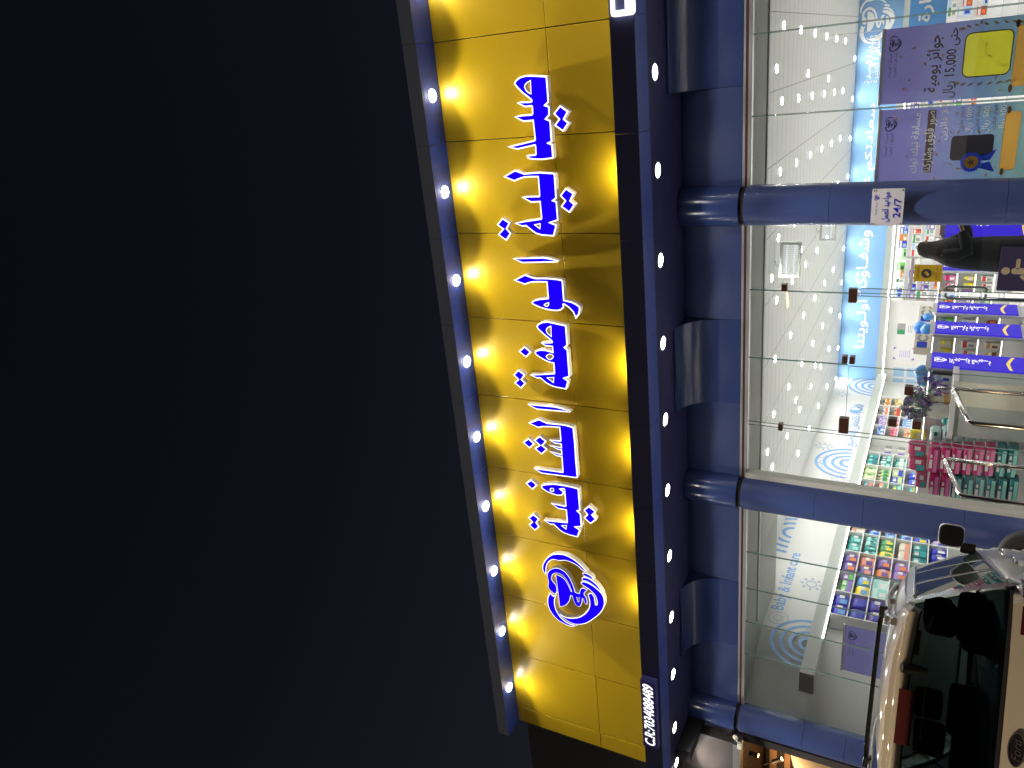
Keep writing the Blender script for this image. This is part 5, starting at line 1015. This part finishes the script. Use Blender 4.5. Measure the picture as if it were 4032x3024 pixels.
# ================================================================== WOMAN IN THE SHOP
WX, WY, WZ = onY(3690, 985, 3.3).x, 3.3, .302
WM = thing('person', 'woman in a long black robe and dark headscarf, arms raised holding a bottle', 'person', (WX, WY, WZ), R(-12))
SK = mat('skin', (.42, .25, .17), .55); ROBE = mat('black_robe', (.014, .015, .018), .7, noise=.3, nscale=8, bump=.3, bscale=14); SCARF = mat('maroon_scarf', (.050, .018, .020), .75, noise=.3, nscale=10)
def skin_mesh(name, pts, edges, rad, mt, parent, sub=2):
    me = bpy.data.meshes.new(name); me.from_pydata(pts, edges, []); o = bpy.data.objects.new(name, me); COL.objects.link(o)
    sm_ = o.modifiers.new('s', 'SKIN'); ss = o.modifiers.new('b', 'SUBSURF'); ss.levels = ss.render_levels = sub
    for v, r in zip(me.skin_vertices[0].data, rad): v.radius = r if isinstance(r, tuple) else (r, r)
    me.skin_vertices[0].data[0].use_root = True
    e_ = eval_mesh(o, name); bpy.data.objects.remove(o); e_.materials.clear(); e_.materials.append(mt)
    for p in e_.polygons: p.use_smooth = True
    return link(name, e_, parent)
# body: she faces +X (to the right), both forearms lifted
pts = [(0, 0, .92), (0, 0, 1.12), (.01, 0, 1.36), (.03, 0, 1.46), (.045, 0, 1.53), (.05, 0, 1.60), (.045, 0, 1.66), (.10, 0, 1.575)]; ed = [(0, 1), (1, 2), (2, 3), (3, 4), (4, 5), (5, 6), (5, 7)]; rd = [(.13, .15), (.11, .14), (.11, .17), .055, .06, (.085, .075), (.07, .065), (.022, .02)]
for sd in (-1, 1):
    i0 = len(pts); pts += [(.01, sd*.19, 1.38), (.10, sd*.22, 1.14), (.34, sd*.10, 1.20), (.41, sd*.06, 1.235)]; ed += [(2, i0), (i0, i0+1), (i0+1, i0+2), (i0+2, i0+3)]; rd += [.06, .048, .030, (.018, .034)]
    for k, (dy, dz, L_) in enumerate(((-.028, .010, .070), (-.010, .016, .080), (.009, .014, .076), (.026, .006, .060))):
        j0 = len(pts); pts += [(.445, sd*.06+dy*.9, 1.245+dz), (.445+L_*.55, sd*.045+dy*.8, 1.262+dz), (.44+L_*.7, sd*.02+dy*.6, 1.285+dz)]; ed += [(i0+3, j0), (j0, j0+1), (j0+1, j0+2)]; rd += [.009, .008, .007]
    j0 = len(pts); pts += [(.42, sd*.02, 1.262), (.455, sd*.005, 1.285)]; ed += [(i0+3, j0), (j0, j0+1)]; rd += [.010, .008]
    i1 = len(pts); pts += [(0, sd*.10, .86), (.0, sd*.11, .48), (-.02, sd*.10, .09), (.12, sd*.10, .045)]; ed += [(0, i1), (i1, i1+1), (i1+1, i1+2), (i1+2, i1+3)]; rd += [.085, .058, .042, .035]
skin_mesh('body', pts, ed, rd, SK, WM)
def oval(cx_, z, rx, ry, n_=28, wob=0): return [(cx_+rx*math.cos(2*math.pi*j/n_)*(1+wob*math.sin(7*2*math.pi*j/n_)), ry*math.sin(2*math.pi*j/n_)*(1+wob*math.cos(5*2*math.pi*j/n_)), z) for j in range(n_)]
b = MB(); b.rings([oval(cx_, z, rx, ry, wob=w_) for cx_, z, rx, ry, w_ in ((-.04, .02, .26, .29, .05), (-.02, .25, .23, .27, .045), (0, .55, .195, .245, .03), (.01, .85, .18, .225, .02), (.01, 1.05, .165, .215, .015), (.01, 1.22, .165, .225, .01), (.01, 1.36, .145, .225, 0), (.02, 1.43, .11, .17, 0), (.03, 1.475, .08, .09, 0))])
for sd in (-1, 1): b.tube([(.01, sd*.17, 1.38), (.05, sd*.235, 1.24), (.10, sd*.235, 1.13), (.22, sd*.17, 1.155), (.335, sd*.105, 1.20)], [.085, .085, .085, .075, .06], 14)
b.build('robe', ROBE, WM)
b = MB(); b.rings([oval(cx_, z, rx, ry, 24) for cx_, z, rx, ry in ((-.02, 1.36, .17, .20), (-.01, 1.43, .13, .15), (.015, 1.50, .10, .105), (.012, 1.58, .108, .098), (.012, 1.65, .112, .100), (.02, 1.71, .09, .08), (.03, 1.735, .04, .035))])
sc_ = b.build('headscarf', SCARF, WM)
b = MB(); b.rings([oval(cx_, z, rx, ry, 26, w_) for cx_, z, rx, ry, w_ in ((-.06, .06, .25, .31, .05), (-.055, .5, .225, .30, .05), (-.05, .92, .207, .287, .04), (-.045, 1.10, .20, .28, .035), (-.035, 1.26, .195, .27, .02), (-.025, 1.37, .175, .245, .01), (-.012, 1.45, .15, .19, 0), (-.004, 1.52, .128, .14, 0), (.0, 1.58, .119, .112, 0), (-.005, 1.65, .10, .10, 0))], cap=False); b.build('cape', ROBE, WM)
b = MB(); b.rings([[(.128-.5*y_*y_*9*.09, y_, z) for y_ in (-.05, -.025, 0, .025, .05)] for z in (1.615, 1.65)], close=False, cap=False); b.build('face', SK, WM)
b = MB()
for y_ in (-.024, .024): b.ball((.128, y_, 1.632), .009, 8)
b.build('eyes', colmat('dark'), WM)
p_ = WM.matrix_basis if False else Matrix.Translation(Vector((WX, WY, WZ))) @ Matrix.Rotation(R(-12), 4, 'Z')
bt = link('held_bottle', pack_mesh('bottle', .055, .055, .15, 'white', 'red', 'pink')); bt.location = p_ @ Vector((.475, 0, 1.235)); tag(bt, 'small white bottle with a red cap held in the woman\'s hands', 'bottle')

# ================================================================== NEIGHBOURING FRONT AT THE LEFT END
NB = thing('neighbour_building', 'dark neighbouring shopfront with warm lit wooden slats', 'building', (-14, 1, 0))
NBW = mat('dark_brown_cladding', (.075, .062, .058), .38, noise=.15, nscale=4, bump=.1, bscale=20)
def np_(mb, name, mt, bevel=0): o = mb.build(name, mt, bevel=bevel); attach(o, NB); return o
b = MB(); b.box(-30, XL-.02, .95, 1.15, 4.02, 4.9); np_(b, 'lintel', NBW)
b = MB(); b.box(-30, XL-.02, .3, .5, 4.9, 7.6); np_(b, 'upper_wall', mat('dark_upper_wall', (.08, .078, .08), .7, noise=.2, nscale=3))
b = MB(); b.box(-30, XL-.02, .5, 1.15, 4.9, 5.0); np_(b, 'soffit', NBW)
b = MB(); b.box(-30, XL-.02, .93, 1.16, 3.90, 4.016); np_(b, 'metal_channel', ALU)
b = MB(); b.box(-30, XL-.02, 1.17, 7.5, 4.0, 4.1); np_(b, 'ceiling', mat('black_brown_ceiling', (.035, .028, .025), .5, noise=.2))
b = MB(); b.box(-30, XL, 7.3, 7.5, .15, 4.0); np_(b, 'back_wall', mat('brown_wall', (.16, .09, .05), .7, noise=.15, nscale=4))
b = MB(); b.box(-30, XL-.02, .95, 7.4, .14, .28); np_(b, 'floor', STONE)
b = MB(); b.box(XL-.16, XL-.02, 1.2, 7.4, .28, 4.0); np_(b, 'party_wall', mat('dark_party_wall', (.05, .04, .036), .6))
SLAT = mat('warm_wood_slats', (.42, .23, .11), .5, noise=.2, nscale=6)
b = MB()
for p0, p1, yy in ((3031, 3059, 2960), (3090, 3113, 2960), (3131, 3155, 2960), (3172, 3195, 2960), (3212, 3236, 2960), (3252, 3276, 2960)):
    za, zb_ = onY(p0, yy, 3.6).z, onY(p1, yy, 3.6).z; b.box(-20, -12.85, 3.6, 3.64, min(zb_, 3.97), min(za, 3.985))
np_(b, 'wood_slats', SLAT)
b = MB(); b.box(-20, -12.85, 3.65, 3.72, .28, 3.985); np_(b, 'slat_backing', mat('slat_backing_brown', (.05, .033, .026), .6))
def track(px, Y, label, tilt, lit=True):
    c = onY(*px, min(Y, 2.6)); t_ = thing('track_spotlight', label, 'light', c, 0, 'spotlights of the neighbouring shop'); t_.rotation_euler = tilt
    b = MB(); b.cyl((0, 0, -.11), .04, .20, 16); b.build('can', mat('spot_can_grey', (.28, .25, .22), .3, metal=.7), t_)
    b = MB(); b.cyl((0, 0, -.113), .034, .002, 16); b.build('bulb', glow('warm_spot_bulb', (1, .62, .25), 25), t_)
    b = MB(); b.tube([(0, 0, .09), (0, 0, .3)], .008, 6); b.build('stem', DKMET, t_)
    return t_
track((2953, 2885), 2.2, 'grey tilted spotlight can nearest the blue column, neighbouring shop', (R(20), R(-25), 0))
track((2962, 2968), 2.2, 'grey upright spotlight can below the metal channel, neighbouring shop', (0, 0, 0))
track((3070, 2925), 3.6, 'bright warm spotlight before the wooden slats', (R(-10), R(15), 0))
track((3058, 2995), 3.4, 'dark tilted spotlight low before the wooden slats', (R(10), R(-35), 0))
c = onZ(2911, 2973, 4.015); downlight('soffit_downlight', 'white lamp at the metal channel of the neighbouring shop', 'lamps in the soffit over the shop window', (-11.62, .62, 4.895), .08, GCOOL, 60, R(120), .3)
wb = spot('warm_beam', (-13.6, 2.1, 3.9), 200, R(150), .6, (1, .66, .34), .1, (R(25), 0, 0), NB); wb.matrix_parent_inverse = Matrix.Translation(-NB.location)
c = onY(2895, 2905, .93); t_ = thing('wall_camera', 'small cream swivel camera on the dark wall left of the pharmacy', 'camera', (c.x, .95, c.z))
b = MB(); b.cyl((0, -.001, 0), .045, -.02, 16, axis='y'); b.build('base', colmat('cream'), t_); b = MB(); b.tube([(0, -.02, 0), (-.03, -.06, -.05)], .012, 8); b.build('arm', colmat('cream'), t_)
b = MB(); b.box(-.14, -.02, -.11, -.05, -.13, -.05); b.build('camera_head', colmat('cream'), t_, .01)
# hanging cream cloth lantern in the neighbouring shop
c = onY(3170, 2975, 2.7); t_ = thing('cloth_lantern', 'large cream draped cloth lantern glowing in the neighbouring shop', 'lantern', c)
CLO = mat('cream_cloth', (.62, .50, .34), .7, noise=.12, nscale=5, emit=(1, .6, .25), es=.3)
b = MB(); n_ = 26; b.rings([[(dx_+rx*math.cos(2*math.pi*j/n_)*(1+.07*math.sin(5*2*math.pi*j/n_+z_*9)), .30*math.sin(2*math.pi*j/n_)*rx/.5, z_) for j in range(n_)] for dx_, rx, z_ in ((.1, .10, .34), (.1, .12, .26), (.02, .30, .18), (-.05, .48, .0), (-.08, .55, -.25), (-.05, .52, -.5), (0, .42, -.7), (.05, .3, -.8))]); b.build('cloth', CLO, t_)
b = MB(); b.tube([(.1, 0, .34), (.1, 0, 1.4)], .008, 6); b.build('cord', DKMET, t_)
